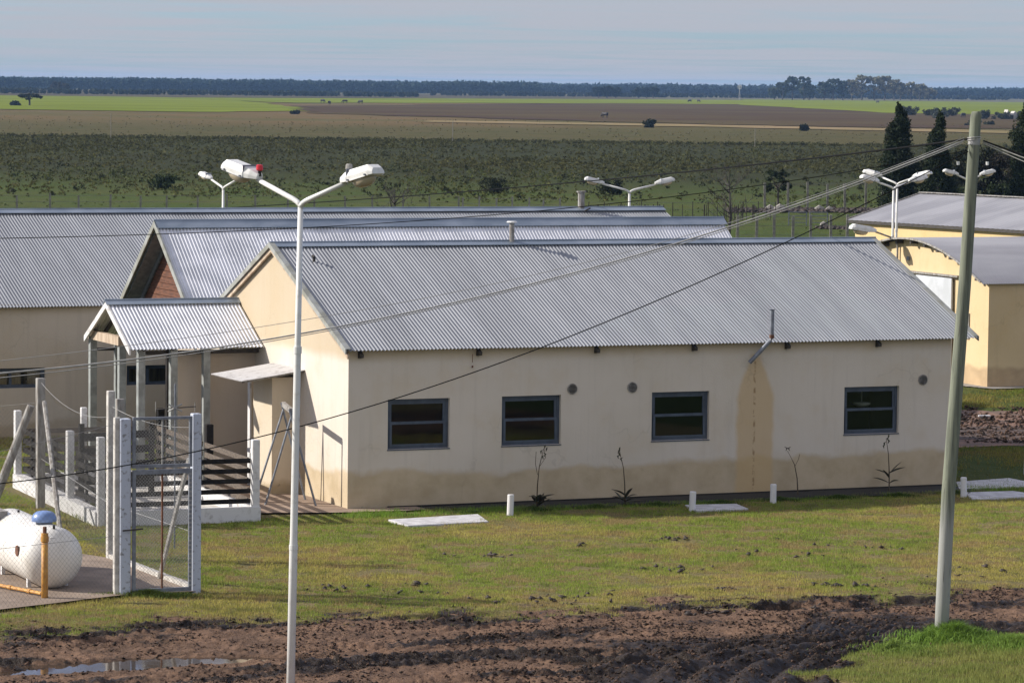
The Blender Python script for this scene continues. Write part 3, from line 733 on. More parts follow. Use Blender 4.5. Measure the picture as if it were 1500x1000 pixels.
for i in range(5):
    a, b_ = cuts[i], cuts[i + 1]
    if i % 2 == 0: mb.add([(a, RE, 0), (b_, RE, 0), (b_, RE, REZ), (a, RE, REZ)], [(0, 1, 2, 3)])
    else:
        mb.add([(a, RE, 0), (b_, RE, 0), (b_, RE, RZ0), (a, RE, RZ0)], [(0, 1, 2, 3)]); mb.add([(a, RE, RZ1), (b_, RE, RZ1), (b_, RE, REZ), (a, RE, REZ)], [(0, 1, 2, 3)])
        q = [(a, RZ0), (b_, RZ0), (b_, RZ1), (a, RZ1)]
        for k in range(4):
            (p, z1), (p2, z2) = q[k], q[(k + 1) % 4]; mb.add([(p, RE, z1), (p2, RE, z2), (p2, RE + .2, z2), (p, RE + .2, z1)], [(0, 1, 2, 3)])
for uu in (RU0 + .1, RU1 - .3):
    mb.add([(uu, RE, 0), (uu, RE, REZ), (uu, RV, RZ - .02), (uu, 2 * RV - RE, REZ - .02), (uu, 2 * RV - RE, 0)], [(0, 1, 2, 3, 4)])
mb.add([(RU0 + .1, 2 * RV - RE, 0), (RU1 - .3, 2 * RV - RE, 0), (RU1 - .3, 2 * RV - RE, REZ - .02), (RU0 + .1, 2 * RV - RE, REZ - .02)], [(0, 1, 2, 3)])
mb.build('wall', 'wing_render', rear)
mat('curtain', (.30, .24, .15), (.10, .09, .07), 4, .9, stretch=(3, 1, .2))
for a, b_ in RW:
    f = window(rear, a, b_, RZ0, RZ1, split=3 if b_ < 0 else 2, v=RE + .08, sashw=.03)
    MB().add([(a, RE + .35, RZ0 - .1), (b_, RE + .35, RZ0 - .1), (b_, RE + .35, RZ1 + .1), (a, RE + .35, RZ1 + .1)], [(0, 1, 2, 3)]).build('curtain', 'curtain', f)
MB().box(RU0 + .3, RU1 - .5, RE + .5, RE + .55, .1, 2.9).build('interior', 'room_dark', rear)
MB().tube([(13.9, RV - .02, RZ), (13.9, RV - .02, RZ + .42)], .085, 12).tube([(13.9, RV - .02, RZ + .42), (13.9, RV - .02, RZ + .46)], .12, 12).build('vent_pipe', 'grey_post', rear)
MB().tube([(13.9, RV - .25, RZ - .04), (14.05, RV - .25, RZ + .03)], .02, 6).build('vent_clip', 'dark_wood', rear)

# ------------------------------------------------------------------ yellow barns on the right
BG, BGV = 26.15, 20.28
barn = root('arched_barn', 'yellow rendered barn with curved roof, grey sliding door and brown stained side wall', 'barn', (OX, OY, 0), TH)
hwid = 4.05; vc = BGV + hwid; ze = 2.84; zr = 3.84
def archz(v): 
    q = min(1, abs(v - vc) / hwid); return ze + (zr - ze) * (1 - q ** 1.9)
vv = [BGV + i * 2 * hwid / 24 for i in range(25)]
mb = MB(); mb.add([(BG, BGV, 0)] + [(BG, v, archz(v) - .02) for v in vv] + [(BG, BGV + 2 * hwid, 0)], [tuple(range(27))])
mb.add([(BG, BGV, 0), (BG + 14, BGV, 0), (BG + 14, BGV, ze), (BG, BGV, ze)], [(0, 1, 2, 3)])
mb.add([(BG + 14, BGV, 0)] + [(BG + 14, v, archz(v) - .02) for v in vv] + [(BG + 14, BGV + 2 * hwid, 0)], [tuple(range(27))])
mb.add([(BG, BGV + 2 * hwid, 0), (BG + 14, BGV + 2 * hwid, 0), (BG + 14, BGV + 2 * hwid, ze), (BG, BGV + 2 * hwid, ze)], [(0, 1, 2, 3)])
mb.build('wall', 'barn_render', barn)
# curved corrugated roof
nu = int(14.4 / .076 * 4); us = np.linspace(BG - .28, BG + 14.2, nu + 1); v_ = np.linspace(BGV - .12, BGV + 2 * hwid + .12, 41)
UU, VV = np.meshgrid(us, v_)
qq = np.abs(VV - vc) / hwid; ZZ = ze + (zr - ze) * (1 - qq ** 1.9) + .03 + .008 * np.sin(2 * np.pi * UU / .076)
idx = np.arange(UU.size).reshape(UU.shape); F = np.stack([idx[:-1, :-1], idx[:-1, 1:], idx[1:, 1:], idx[1:, :-1]], -1).reshape(-1, 4)
npmesh('roof_sheeting', np.stack([UU, VV, ZZ], -1).reshape(-1, 3), F, 'old_zinc', barn, smooth=True)
mb = MB()
for i in range(24): mb.bar((BG - .28, vv[i], archz(vv[i]) + .02), (BG - .28, vv[i + 1], archz(vv[i + 1]) + .02), .03, .05)
mb.build('verge_trim', 'grey_post', barn)
for v in (BGV + .35, BGV + 1.05, BGV + 1.75, BGV + 2.45, BGV + 3.15, BGV + 3.9, BGV + 4.7, BGV + 5.5):
    MB().box(BG - .22, BG - .002, v - .05, v + .05, archz(v) - .12, archz(v) - .03).build('purlin_end', 'dark_wood', barn)
dr = MB().box(BG - .10, BG - .05, 22.1, 24.05, .02, 2.86).build('sliding_door', 'sliding_door', barn)
MB().box(BG - .13, BG - .002, 21.75, 26.2, 2.90, 2.95).build('door_rail', 'grey_post', barn)
MB().box(BG - .02, BG - .001, 24.05, 24.5, .02, 2.75).build('door_opening', 'dark', barn)
wv = MB().box(BG - .03, BG - .004, 21.25, 21.85, 1.25, 1.95).build('window', 'grey_post', barn)
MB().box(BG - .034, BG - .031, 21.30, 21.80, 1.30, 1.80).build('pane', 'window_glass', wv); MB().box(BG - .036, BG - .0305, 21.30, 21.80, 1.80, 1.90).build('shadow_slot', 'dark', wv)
MB().box(BG - .05, BG - .002, 24.55, 24.67, 3.24, 3.34).build('socket_box', 'steel_frame', barn)
MB().box(BG - .04, BG - .002, 24.95, 25.15, 2.98, 3.12).build('fuse_box', 'white_paint', barn)

shed = root('yellow_shed', 'yellow walled shed with low pitched old zinc roof behind the arched barn', 'shed', (12.2, 128.0, 0), 0)
dv = Vector((.545, -.838, 0)); du = Vector((.917, .399, 0))
def SP(a, b_, z): p = dv * a + du * b_; return (p.x, p.y, z)
mb = MB()
mb.add([SP(.3, .0, 0), SP(13, .0, 0), SP(13, .0, 3.3), SP(.3, .0, 3.3)], [(0, 1, 2, 3)])
mb.add([SP(.3, .0, 0), SP(.3, .0, 3.3), SP(.3, 3.0, 4.15), SP(.3, 6.0, 3.3), SP(.3, 6, 0)], [(0, 1, 2, 3, 4)])
mb.add([SP(13, .0, 0), SP(13, .0, 3.3), SP(13, 3.0, 4.15), SP(13, 6.0, 3.3), SP(13, 6, 0)], [(0, 1, 2, 3, 4)])
mb.add([SP(.3, 6, 0), SP(13, 6, 0), SP(13, 6, 3.3), SP(.3, 6, 3.3)], [(0, 1, 2, 3)]).build('wall', 'yellow_render', shed)
MB().add([SP(9.9, -.2, 0), SP(13, -.2, 0), SP(13, -.2, 3.75), SP(9.9, -.2, 3.75), SP(9.9, 1.2, 3.75), SP(13, 1.2, 3.75), SP(9.9, 1.2, 0)], [(0, 1, 2, 3), (3, 2, 5, 4), (0, 3, 4, 6)]).build('raised_bay', 'yellow_render', shed)
n_ = 200; P = []; 
for i in range(n_ + 1):
    a = 0.0 + 13.3 * i / n_; w = .007 * math.sin(i * math.pi * .5)
    for (b_, z) in ((-.15, 3.28), (1.4, 3.76), (2.95, 4.24)): P.append(SP(a, b_, z + w))
P = np.array(P); idx = np.arange(len(P)).reshape(-1, 3); F = np.stack([idx[:-1, :-1], idx[:-1, 1:], idx[1:, 1:], idx[1:, :-1]], -1).reshape(-1, 4)
npmesh('roof_sheeting', P, F, 'old_zinc', shed)
P = []
for i in range(n_ + 1):
    a = 13.3 * i / n_; w = .007 * math.sin(i * math.pi * .5)
    for (b_, z) in ((2.95, 4.24), (4.5, 3.76), (6.2, 3.2)): P.append(SP(a, b_, z + w))
npmesh('roof_sheeting', np.array(P), F, 'old_zinc', shed)
MB().bar(SP(-.02, 2.95, 4.27), SP(13.3, 2.95, 4.27), .25, .03).build('ridge_cap', 'grey_post', shed)
MB().bar(SP(.05, -.12, 3.22), SP(13, -.12, 3.22), .04, .10).build('fascia', 'dark_wood', shed)
MB().bar(SP(0, -.15, 3.3), SP(0, 2.95, 4.26), .03, .06).build('verge_trim', 'grey_post', shed)

# ------------------------------------------------------------------ lamps
def lamp_head(parent, at, d, tilt=.25, s=1.0, boxed=True):
    """lantern at the end of an arm; d = horizontal direction outwards"""
    d = Vector((d[0], d[1], 0)).normalized(); x = (d * math.cos(tilt) + Vector((0, 0, math.sin(tilt)))); y = Vector((0, 0, 1)).cross(d).normalized(); z = x.cross(y); 
    if z.z < 0: z = -z
    at = Vector(at)
    def Q(a, b_, c_): return tuple(at + (x * a + y * b_ + z * c_) * s)
    secs = [(-.02, .055, .0, .07), (.10, .105, -.02, .10), (.20, .13, -.03, .115), (.58, .13, -.03, .11), (.66, .105, -.03, .05)]
    mb = MB(); base = []
    for a, w, lo, hi in secs:
        k = len(mb.v); base.append(k)
        mb.v += [Q(a, -w, lo), Q(a, w, lo), Q(a, w * 1.0, lo + (hi - lo) * .45), Q(a, w * .72, hi), Q(a, -w * .72, hi), Q(a, -w * 1.0, lo + (hi - lo) * .45)]
    for i in range(4):
        for k in range(6): mb.f.append((base[i] + k, base[i] + (k + 1) % 6, base[i + 1] + (k + 1) % 6, base[i + 1] + k))
    mb.f.append(tuple(base[0] + k for k in range(6))); mb.f.append(tuple(base[4] + k for k in range(6)))
    h = mb.build('lamp_head', 'lamp_white', parent, bevel=.004 * s)
    mb = MB(); ring = []
    for j, (zz_, sc) in enumerate(((-.03, 1), (-.07, .95), (-.11, .75), (-.135, .4))):
        for k in range(14):
            a = 2 * math.pi * k / 14; mb.v.append(Q(.38 + .20 * sc * math.cos(a), .115 * sc * math.sin(a), zz_))
    for j in range(3):
        for k in range(14): mb.f.append((j * 14 + k, j * 14 + (k + 1) % 14, (j + 1) * 14 + (k + 1) % 14, (j + 1) * 14 + k))
    mb.f.append(tuple(42 + k for k in range(14))); mb.f.append(tuple(range(14)))
    mb.build('lamp_bowl', 'lamp_glass', h, smooth=True)
    MB().add([Q(.185, -.134, -.034), Q(.60, -.134, -.034), Q(.60, .134, -.034), Q(.185, .134, -.034), Q(.185, -.134, -.02), Q(.60, -.134, -.02), Q(.60, .134, -.02), Q(.185, .134, -.02)],
             [(0, 3, 2, 1), (4, 5, 6, 7), (0, 1, 5, 4), (1, 2, 6, 5), (2, 3, 7, 6), (3, 0, 4, 7)]).build('lamp_rim', 'white_paint', h)
    if boxed:
        for a in (.22, .55):
            for sg in (-1, 1): MB().tube([Q(a, sg * .12, -.015), Q(a, sg * .155, -.015)], .013 * s, 6).build('latch', 'steel_frame', h)
        MB().bar(Q(.192, -.128, .05), Q(.192, .128, .05), .008, .17).build('seam', 'steel_frame', h)
    return h, Q
def street_lamp(x, y, zf, ang, arm, rise, label, base_shift=(0, 0), s=1.0, r0_=.05, r1_=.034, sensors=False, big=True):
    t = root('street_lamp', label, 'street lamp', (x + base_shift[0], y + base_shift[1], 0), 0, 'twin armed street lamps')
    top = Vector((-base_shift[0], -base_shift[1], zf))
    zb = -.6
    b0 = top * 0 + Vector((0, 0, zb))
    mid = b0.lerp(top, .38); mid2 = b0.lerp(top, .40); m3 = b0.lerp(top, .74); m4 = b0.lerp(top, .75)
    MB().tube([b0, mid, mid2, m3, m4, top], [r0_, r0_ * .98, r0_ * .88, r0_ * .84, r0_ * .74, r1_ * .98], 14).build('pole', 'lamp_white', t, smooth=True)
    MB().tube([m3 - Vector((0, 0, .04)), m3 + Vector((0, 0, .05))], r0_ * .98, 14).build('collar', 'lamp_white', t); MB().tube([mid - Vector((0, 0, .03)), mid + Vector((0, 0, .03))], r0_ * 1.06, 14).build('collar', 'lamp_white', t)
    for sg in (1, -1):
        d = Vector((math.cos(ang) * sg, math.sin(ang) * sg, 0))
        pts = [top - Vector((0, 0, .03))]
        for k in range(1, 6):
            a = k / 5; pts.append(top + d * (.14 * a * a) + Vector((0, 0, .02 + .10 * a)) - Vector((0, 0, .02)))
        pts.append(top + d * arm + Vector((0, 0, .10 + rise)))
        MB().tube(pts, [r1_ * .95] * 6 + [r1_ * .8], 10).build('arm', 'lamp_white', t, smooth=True)
        h, Q = lamp_head(t, pts[-1] - d * .04, d, .24, s, big)
        if sensors:
            col_ = 'red_plastic' if sg < 0 else 'grey_post'
            zc = .13 if sg > 0 else .15
            b_ = Vector(pts[-1]) + Vector((0, 0, .035)) - d * (.06 if sg < 0 else .0)
            if sg > 0: b_ = b_ + Vector((0, 0, .05)) + d * .05
            MB().tube([b_, b_ + Vector((0, 0, .09))], .022, 10).build('sensor_base', 'dark', h)
            MB().tube([b_ + Vector((0, 0, .07)), b_ + Vector((0, 0, .085)), b_ + Vector((0, 0, .14)), b_ + Vector((0, 0, .15))], [.03, .046, .043, .03], 12).build('light_sensor', col_, h, smooth=False, label='red light sensor' if sg < 0 else None)
    return t
street_lamp(-2.71, 45.0, 6.42, R(-45), .86, .24, 'tall white twin armed street lamp in the foreground with one red sensor', (-.10, 0), .98, .054, .036, True)
AR = R(12)
street_lamp(3.21, 98.0, 5.05, R(10), .78, .16, 'twin armed street lamp rising behind the right end of the rear roof ridge', s=.82)
street_lamp(-8.05, 98.0, 5.03, R(-50), .62, .18, 'small twin armed street lamp behind the rear roof, left of the foreground lamp', s=.8)
street_lamp(11.6, 108.0, 4.95, R(28), .62, .14, 'nearer white lamp post of the close pair behind the arched barn, leaning left', s=.95)
street_lamp(12.25, 113.0, 4.95, R(-32), .62, .17, 'farther pinkish lamp post of the close pair behind the arched barn', s=.95)
street_lamp(15.25, 118.5, 4.95, R(15), .45, .13, 'twin armed street lamp half hidden behind the leaning wooden utility pole', s=.8)
wl = root('wall_lamp', 'single white lantern on a bent arm fixed to the arched barn gable', 'wall lamp', (OX, OY, 0), TH)
MB().tube([(BG - .07, 25.15, 2.95), (BG - .07, 25.15, 3.80)], .03, 8).build('pole', 'grey_post', wl)
MB().tube([(BG - .07, 25.15, 3.72), (BG - .12, 25.18, 3.80), (BG - .75, 25.3, 4.02)], .025, 8).build('arm', 'grey_post', wl)
lamp_head(wl, (BG - .72, 25.3, 4.0), (-1, .10), .16, 1.15, False)

# ------------------------------------------------------------------ utility pole and cables
pole = root('utility_pole', 'leaning greenish wooden utility pole with whitewashed foot in long grass', 'utility pole', (6.28, 50.95, 0))
pts = [Vector((0, 0, -.3)), Vector((.02, 0, .6)), Vector((.07, 0, 2.2)), Vector((.15, 0, 3.6)), Vector((.245, 0, 5.2)), Vector((.30, 0, 6.4)), Vector((.355, 0, 7.60)), Vector((.36, 0, 7.66)), Vector((.36, 0, 7.70))]
MB().tube(pts, [.104, .102, .100, .097, .092, .087, .080, .076, .06], 22).build('shaft', 'pole_wood', pole, smooth=True)
MB().tube([(.335, 0, 7.22), (.34, 0, 7.30)], .086, 16).build('wire_binding', 'bright_wire', pole)
for a in (0, .03): MB().tube([(.335 + .09 * math.cos(k * .52), .09 * math.sin(k * .52), 7.26 + a + .004 * k) for k in range(13)], .008, 5).build('tie_wire', 'bright_wire', pole)
for dx in (-.24, .18):
    MB().tube([(.34 + dx * .4, -.11, 7.22), (.34 + dx * .8, -.13, 7.05), (.34 + dx, -.12, 6.98)], .006, 5).build('jumper_wire', 'cable_black', pole)
    MB().tube([(.34 + dx, -.12, 6.93), (.34 + dx, -.12, 6.98)], .022, 8).build('insulator', 'lamp_white', pole)
def cable(pts, r, m, label, ext=None):
    P = np.array(pts, float); 
    # smooth with a low order polynomial over the run, kept at the ends
    s_ = np.r_[0, np.cumsum(np.linalg.norm(np.diff(P, axis=0), axis=1))]; s_ = s_ / s_[-1]
    w = np.ones(len(s_)); w[0] = 8
    cs = [np.polyfit(s_, P[:, k], 3 if len(s_) > 5 else 2, w=w) for k in range(3)]
    tt = np.linspace(0, 1, 40); Q = np.stack([np.polyval(c_, tt) for c_ in cs], -1)
    if ext:   # straight continuation out of the frame, down to its next support
        d = Q[-1] - Q[-2]; Q = np.vstack([Q, [Q[-1] + d / np.linalg.norm(d) * ext]])
    me = MB().tube([tuple(q) for q in Q], r, 5); o = me.build('cable', m, smooth=True)
    return tag(o, label, 'cable', 'overhead cables on the utility pole')
cable([(6.52, 50.95, 7.3), (5.87, 62.47, 6.86), (3.75, 78.51, 6.12), (.14, 94.56, 5.27), (-4.08, 108.14, 4.52), (-8.07, 118.63, 3.91), (-11.86, 127.33, 3.38), (-13.11, 130, 3.22)], .015, 'cable_black', 'black cable running from the pole away over the rear field towards the left', 10)
cable([(6.52, 50.9, 7.14), (5.16, 50.72, 6.86), (3.88, 50.55, 6.65), (2.41, 50.34, 6.48), (.46, 50.08, 6.26), (-1.46, 49.81, 6.06), (-3.37, 49.54, 5.95), (-5, 49.31, 5.86), (-7.12, 49, 5.81)], .006, 'cable_black', 'thin nearly level black cable crossing in front of the ridges', 20)
cable([(6.47, 50.9, 7.32), (4.61, 50.01, 6.66), (3.32, 49.37, 6.18), (.12, 47.73, 5.41), (-1.72, 46.73, 5.08), (-3.96, 45.46, 4.74), (-4.87, 44.93, 4.64), (-5.68, 44.44, 4.55), (-6.39, 44, 4.51)], .004, 'cable_pale', 'thinnest pale wire sagging just above the thick cable', 20)
cable([(6.47, 50.9, 7.28), (4.61, 50.01, 6.62), (3.32, 49.37, 6.15), (.12, 47.73, 5.28), (-1.72, 46.73, 4.91), (-3.96, 45.46, 4.57), (-5.68, 44.44, 4.39), (-6.39, 44, 4.34)], .011, 'cable_pale', 'thick grey cable sagging across the house roof and porch', 20)
cable([(6.47, 50.95, 7.25), (4.61, 50.05, 6.59), (3.32, 49.41, 6.11), (.12, 47.77, 5.25), (-1.72, 46.77, 4.88), (-3.96, 45.5, 4.535), (-5.68, 44.48, 4.34), (-6.39, 44.04, 4.28)], .006, 'cable_pale', 'pale wire hanging just beneath the thick grey cable', 20)
cable([(6.53, 50.9, 7.12), (5.14, 50.42, 6.52), (4.42, 50.17, 6.12), (3.36, 49.8, 5.59), (2.53, 49.51, 5.21), (1.17, 49.02, 4.65), (.45, 48.76, 4.38), (-1.94, 47.87, 3.63), (-3.21, 47.38, 3.31), (-5.05, 46.66, 2.95), (-6.68, 46, 2.71)], .008, 'cable_black', 'lowest black cable crossing the front wall and the gate', 20)
for k, (dz, r_, m_, lb) in enumerate(((0, .012, 'cable_black', 'dark cable leaving the pole to the right'), (-.05, .009, 'cable_pale', 'pale upper cable leaving the pole to the right'), (-.12, .007, 'cable_pale', 'pale lower cable leaving the pole to the right'))):
    cable([(6.75, 50.95, 7.28 + dz * .3), (7.05, 50.8, 7.16 + dz * .8), (7.35, 50.65, 7.06 + dz), (8.5, 50.1, 6.74 + dz), (10, 49.3, 6.45 + dz)], r_, m_, lb, 12)

# ------------------------------------------------------------------ gas yard: posts, mesh, gate, tank
GL, GR_ = Vector((-6.0, 54.6, 0)), Vector((-4.93, 55.05, 0)); P162 = Vector((-6.68, 58.7, 0)); P58 = Vector((-8.80, 65.8, 0))
m_ = rag([(-6.0, 54.45), (-4.9, 54.9), (-5.2, 56.2), (-6.6, 58.6), (-8.6, 60.5), (-13, 61), (-12.4, 49.5), (-8.6, 51.9)], .05, 'concrete_slab', 'slab_concrete', .02, 6)
def post(name, p, w, d, h, m, parent, rz=TH, label=None):
    o = MB().box(-w / 2, w / 2, -d / 2, d / 2, -.2, h).build(name, m, parent, bevel=.01, label=label)
    o.location = p; o.rotation_euler = (0, 0, rz); return o
fence = root('mesh_fence', 'wire mesh fence on concrete posts around the white gas tank', 'fence')
post('post', P58, .15, .15, 2.45, 'grey_post', fence)
post('post', P162, .12, .12, 2.85, 'pale_concrete', fence); post('post', P162 + Vector((.13, .22, 0)), .13, .1, 2.7, 'grey_post', fence, label='brown weathered concrete post beside the tallest one')
post('post', GL + Vector((-.11, -.02, 0)), .10, .10, 2.80, 'pale_concrete', fence)
MB().tube([(-8.70, 65.6, 2.02), (-8.03, 62.67, 0)], .045, 7).build('strut', 'grey_post', fence)
post('post', Vector((-13.6, 66.5, 0)), .15, .15, 2.4, 'grey_post', fence); post('post', Vector((-9.6, 50.9, 0)), .15, .15, 2.6, 'pale_concrete', fence)
def mesh_panel(a, b_, h0, h1, sag, parent, sp=.060, r=.0009, name='wire_mesh', z0=.03, m='wire', rail=True):
    """diamond mesh between two ground points"""
    a = Vector(a); b_ = Vector(b_); Lh = (b_ - a).length; d = (b_ - a).normalized(); nrm = Vector((-d.y, d.x, 0)); vs = []; fs = []
    def top(s): q = s / Lh; return h0 + (h1 - h0) * q - sag * 4 * q * (1 - q)
    step = sp * math.sqrt(2); Hm = max(h0, h1); V = []; F_ = []
    for sg in (1, -1):
        s0 = -Hm if sg > 0 else 0
        nlines = int((Lh + Hm) / step)
        for i in range(nlines):
            off = s0 + i * step
            ns = []
            seg = 26
            ta = max(0, -off if sg > 0 else off - Lh); 
            for k in range(seg + 1):
                zc = z0 + (Hm - z0) * k / seg; s_ = off + sg * (zc - z0)
                if 0 <= s_ <= Lh and zc <= top(s_): ns.append((s_, zc))
            if len(ns) >= 2:
                (sa, za), (sb, zb) = ns[0], ns[-1]
                p = a + d * sa + Vector((0, 0, za)); q = a + d * sb + Vector((0, 0, zb)); dd = (q - p).normalized(); y = dd.cross(nrm).normalized()
                k0 = len(V)
                for pt in (p, q):
                    for an in (0, 2.094, 4.189): w_ = pt + (nrm * math.cos(an) + y * math.sin(an)) * r * 1.6; V.append((w_.x, w_.y, w_.z))
                for k in range(3): F_.append((k0 + k, k0 + (k + 1) % 3, k0 + 3 + (k + 1) % 3, k0 + 3 + k))
    o = npmesh(name, np.array(V), np.array(F_), m, parent); o['kind'] = 'stuff'
    if rail:
        mb = MB(); mb.tube([a + d * (Lh * k / 12) + Vector((0, 0, top(Lh * k / 12))) for k in range(13)], .0035, 5); mb.build('top_wire', 'bright_wire', parent)
        mb = MB(); mb.tube([a + Vector((0, 0, .95)), b_ + Vector((0, 0, .95))], .004, 5); mb.build('line_wire', 'bright_wire', parent)
    return o
mesh_panel(P58, P162, 2.38, 2.42, .22, fence)
mesh_panel(P162, GR_, 2.60, 2.62, .12, fence)
mesh_panel(Vector((-13.6, 66.5, 0)), P58, 2.1, 2.0, .2, fence)
mesh_panel(Vector((-9.6, 50.9, 0)), GL + Vector((-.13, -.03, 0)), 2.2, 2.7, .05, fence)
MB().tube([(-5.62, 56.3, .05), (-5.05, 55.2, 2.1)], .04, 6).build('strut', 'pale_concrete', fence)
mb = MB(); 
for a, b_ in ((P162, P162.lerp(GR_, .5)), (P162.lerp(GR_, .5), GR_)): mb.bar(a + Vector((0, 0, .06)), b_ + Vector((0, 0, .06)), .1, .12)
mb.build('kerb', 'pale_concrete', fence)
gate = root('mesh_gate', 'tall steel and wire mesh gate between two bluish painted concrete posts', 'gate', (GL.x, GL.y, 0), math.atan2(GR_.y - GL.y, GR_.x - GL.x))
GW = (GR_ - GL).length
post('post', Vector((0, 0, 0)), .17, .17, 2.78, 'bluish_paint', gate, 0); post('post', Vector((GW, 0, 0)), .14, .15, 2.83, 'bluish_paint', gate, 0)
g0, g1 = .11, GW - .09
lf = MB().box(g0, g0 + .05, -.11, -.06, .06, 1.98).box(g1 - .05, g1, -.11, -.06, .06, 1.98).box(g0 + .05, g1 - .05, -.11, -.06, .06, .12).box(g0 + .05, g1 - .05, -.11, -.06, 1.91, 1.98).build('gate_leaf', 'steel_frame', gate)
MB().box((g0 + g1) / 2 - .012, (g0 + g1) / 2 + .012, -.10, -.07, .12, 1.91).build('centre_bar', 'rust', lf)
MB().tube([(-.06, -.13, 1.05), (.12, -.15, 1.06), (.26, -.15, 1.07)], .014, 6).build('bolt', 'dark_wood', lf)
tp = MB().box(g0, g0 + .045, -.11, -.06, 2.01, 2.80).box(g1 - .045, g1, -.11, -.06, 2.01, 2.80).box(g0 + .045, g1 - .045, -.11, -.06, 2.01, 2.06).box(g0 + .045, g1 - .045, -.11, -.06, 2.76, 2.80).build('top_panel', 'steel_frame', gate)
MB().box((g0 + g1) / 2 - .01, (g0 + g1) / 2 + .01, -.10, -.07, 2.06, 2.76).build('centre_bar', 'bright_wire', tp)
o = mesh_panel((g0 + .04, -.085, 0), (g1 - .04, -.085, 0), 1.93, 1.93, 0, lf, sp=.038, r=.0015, z0=.1, m='bright_wire', rail=False)
o = mesh_panel((g0 + .04, -.085, 2.0), (g1 - .04, -.085, 2.0), .78, .78, 0, tp, sp=.038, r=.0015, z0=.04, m='bright_wire', rail=False)
mb = MB(); 
for k in range(26): mb.box(g1 - .052, g1 - .012, -.118, -.111, .14 + k * .07, .165 + k * .07)
mb.build('lacing', 'bright_wire', lf)

ant = root('tv_antenna', 'thin television antenna on a mast behind the mesh gate', 'antenna', (-5.75, 60.2, 0))
MB().tube([(0, 0, 0), (0, 0, 2.85)], .014, 6).build('mast', 'steel_frame', ant)
MB().tube([(-.34, .1, 2.40), (.36, -.05, 2.47)], .010, 6).build('boom', 'dark_wood', ant)
for k in (-.33, .34): MB().tube([(k, 0, 2.36), (k, 0, 2.54)], .006, 5).build('element', 'bright_wire', ant)
for a in (-.55, .5): MB().tube([(-.12, 0, 2.44 + a * .12), (.12, 0, 2.44 - a * .12)], .014, 5).build('element', 'bright_wire', ant)

# gas tank
tank = root('gas_tank', 'white horizontal gas tank with blue lid standing on the concrete slab', 'gas tank', (-7.04, 54.75, -.03), TH + R(90))
pts = []; rad = []
r_ = .485; Lt = 3.2; e = .36
for k in range(0, 9): a = math.pi / 2 * k / 8; pts.append((e - e * math.cos(a), 0, .57)); rad.append(max(.012, r_ * math.sin(a)))
for k in range(8, -1, -1): a = math.pi / 2 * k / 8; pts.append((Lt - e + e * math.cos(a), 0, .57)); rad.append(max(.012, r_ * math.sin(a)))
MB().tube(pts, rad, 40).build('shell', 'tank_white', tank, smooth=True)
for x in (e + .02, 1.45, Lt - e - .02): MB().tube([(x - .012, 0, .57), (x + .012, 0, .57)], r_ + .003, 40).build('weld_seam', 'tank_white', tank, smooth=False)
MB().tube([(.80, 0, .98), (.80, 0, 1.09)], .13, 20).build('valve_neck', 'steel_frame', tank)
pts = []; rad = []
for z_, rr in ((1.085, .19), (1.09, .20), (1.15, .195), (1.20, .172), (1.235, .13), (1.252, .05)): pts.append((.80, 0, z_)); rad.append(rr)
MB().tube(pts, rad, 24).build('lid', 'tank_blue', tank, smooth=True)
for x in (.25, 2.3): MB().tube([(x, 0, 1.03), (x, 0, 1.09)], .02, 8).build('lifting_lug', 'dark', tank)
MB().box(.10, .13, .02, .10, .80, .92).build('lifting_plate', 'white_paint', tank)
MB().tube([(.62, .478, .66), (.62, .50, .66)], .085, 18).build('inspection_cap', 'rust', tank)
for x in (.62, 2.15):
    for y in (-.3, .3): MB().box(x - .035, x + .035, y - .03, y + .03, .05, .30).build('foot', 'white_paint', tank)
MB().box(2.3, 2.75, .18, .42, .92, 1.08).build('gauge_cover', 'grey_post', tank)
yp = root('yellow_gas_post', 'thick ochre yellow standing pipe with a stepped cap in front of the tank', 'pipe', (-7.16, 54.05, 0))
MB().tube([(0, 0, -.1), (0, 0, .93)], .052, 18).build('pipe', 'yellow_pipe', yp, smooth=True)
MB().tube([(0, 0, .92), (0, 0, 1.0), (0, 0, 1.001), (0, 0, 1.05)], [.063, .063, .055, .055], 18).build('cap', 'yellow_pipe', yp)
MB().tube([(0, 0, 1.05), (0, 0, 1.15)], .03, 8).build('plug', 'rust', yp)
gp_ = root('yellow_gas_pipe', 'thin ochre yellow pipe lying across the slab from the yellow post', 'pipe')
MB().tube([(-7.22, 54.15, .10), (-8.05, 55.05, .10), (-9.0, 56.1, .10)], .028, 10).build('pipe', 'yellow_pipe', gp_)
for q in (.2, .55): MB().tube([(-7.22 - .83 * q * 1.2, 54.15 + .9 * q * 1.2, .10), (-7.27 - .83 * q * 1.2, 54.205 + .9 * q * 1.2, .10)], .037, 10).build('coupling', 'yellow_pipe', gp_)
log = root('leaning_log', 'grey round timber leaning across the left edge beyond the tank', 'timber', (-9.53, 64.0, 0))
MB().tube([(-.1, 0, -.25), (0, 0, 0), (.42, 0, 1.1), (.80, 0, 2.1)], [.09, .088, .08, .07], 12).build('timber', 'grey_post', log)

# ------------------------------------------------------------------ board fence pen
pen = root('board_fence_pen', 'pen of dark horizontal boards on white posts and a low white kerb wall', 'fence', (-7.39, 63.2, 0), TH - .04)
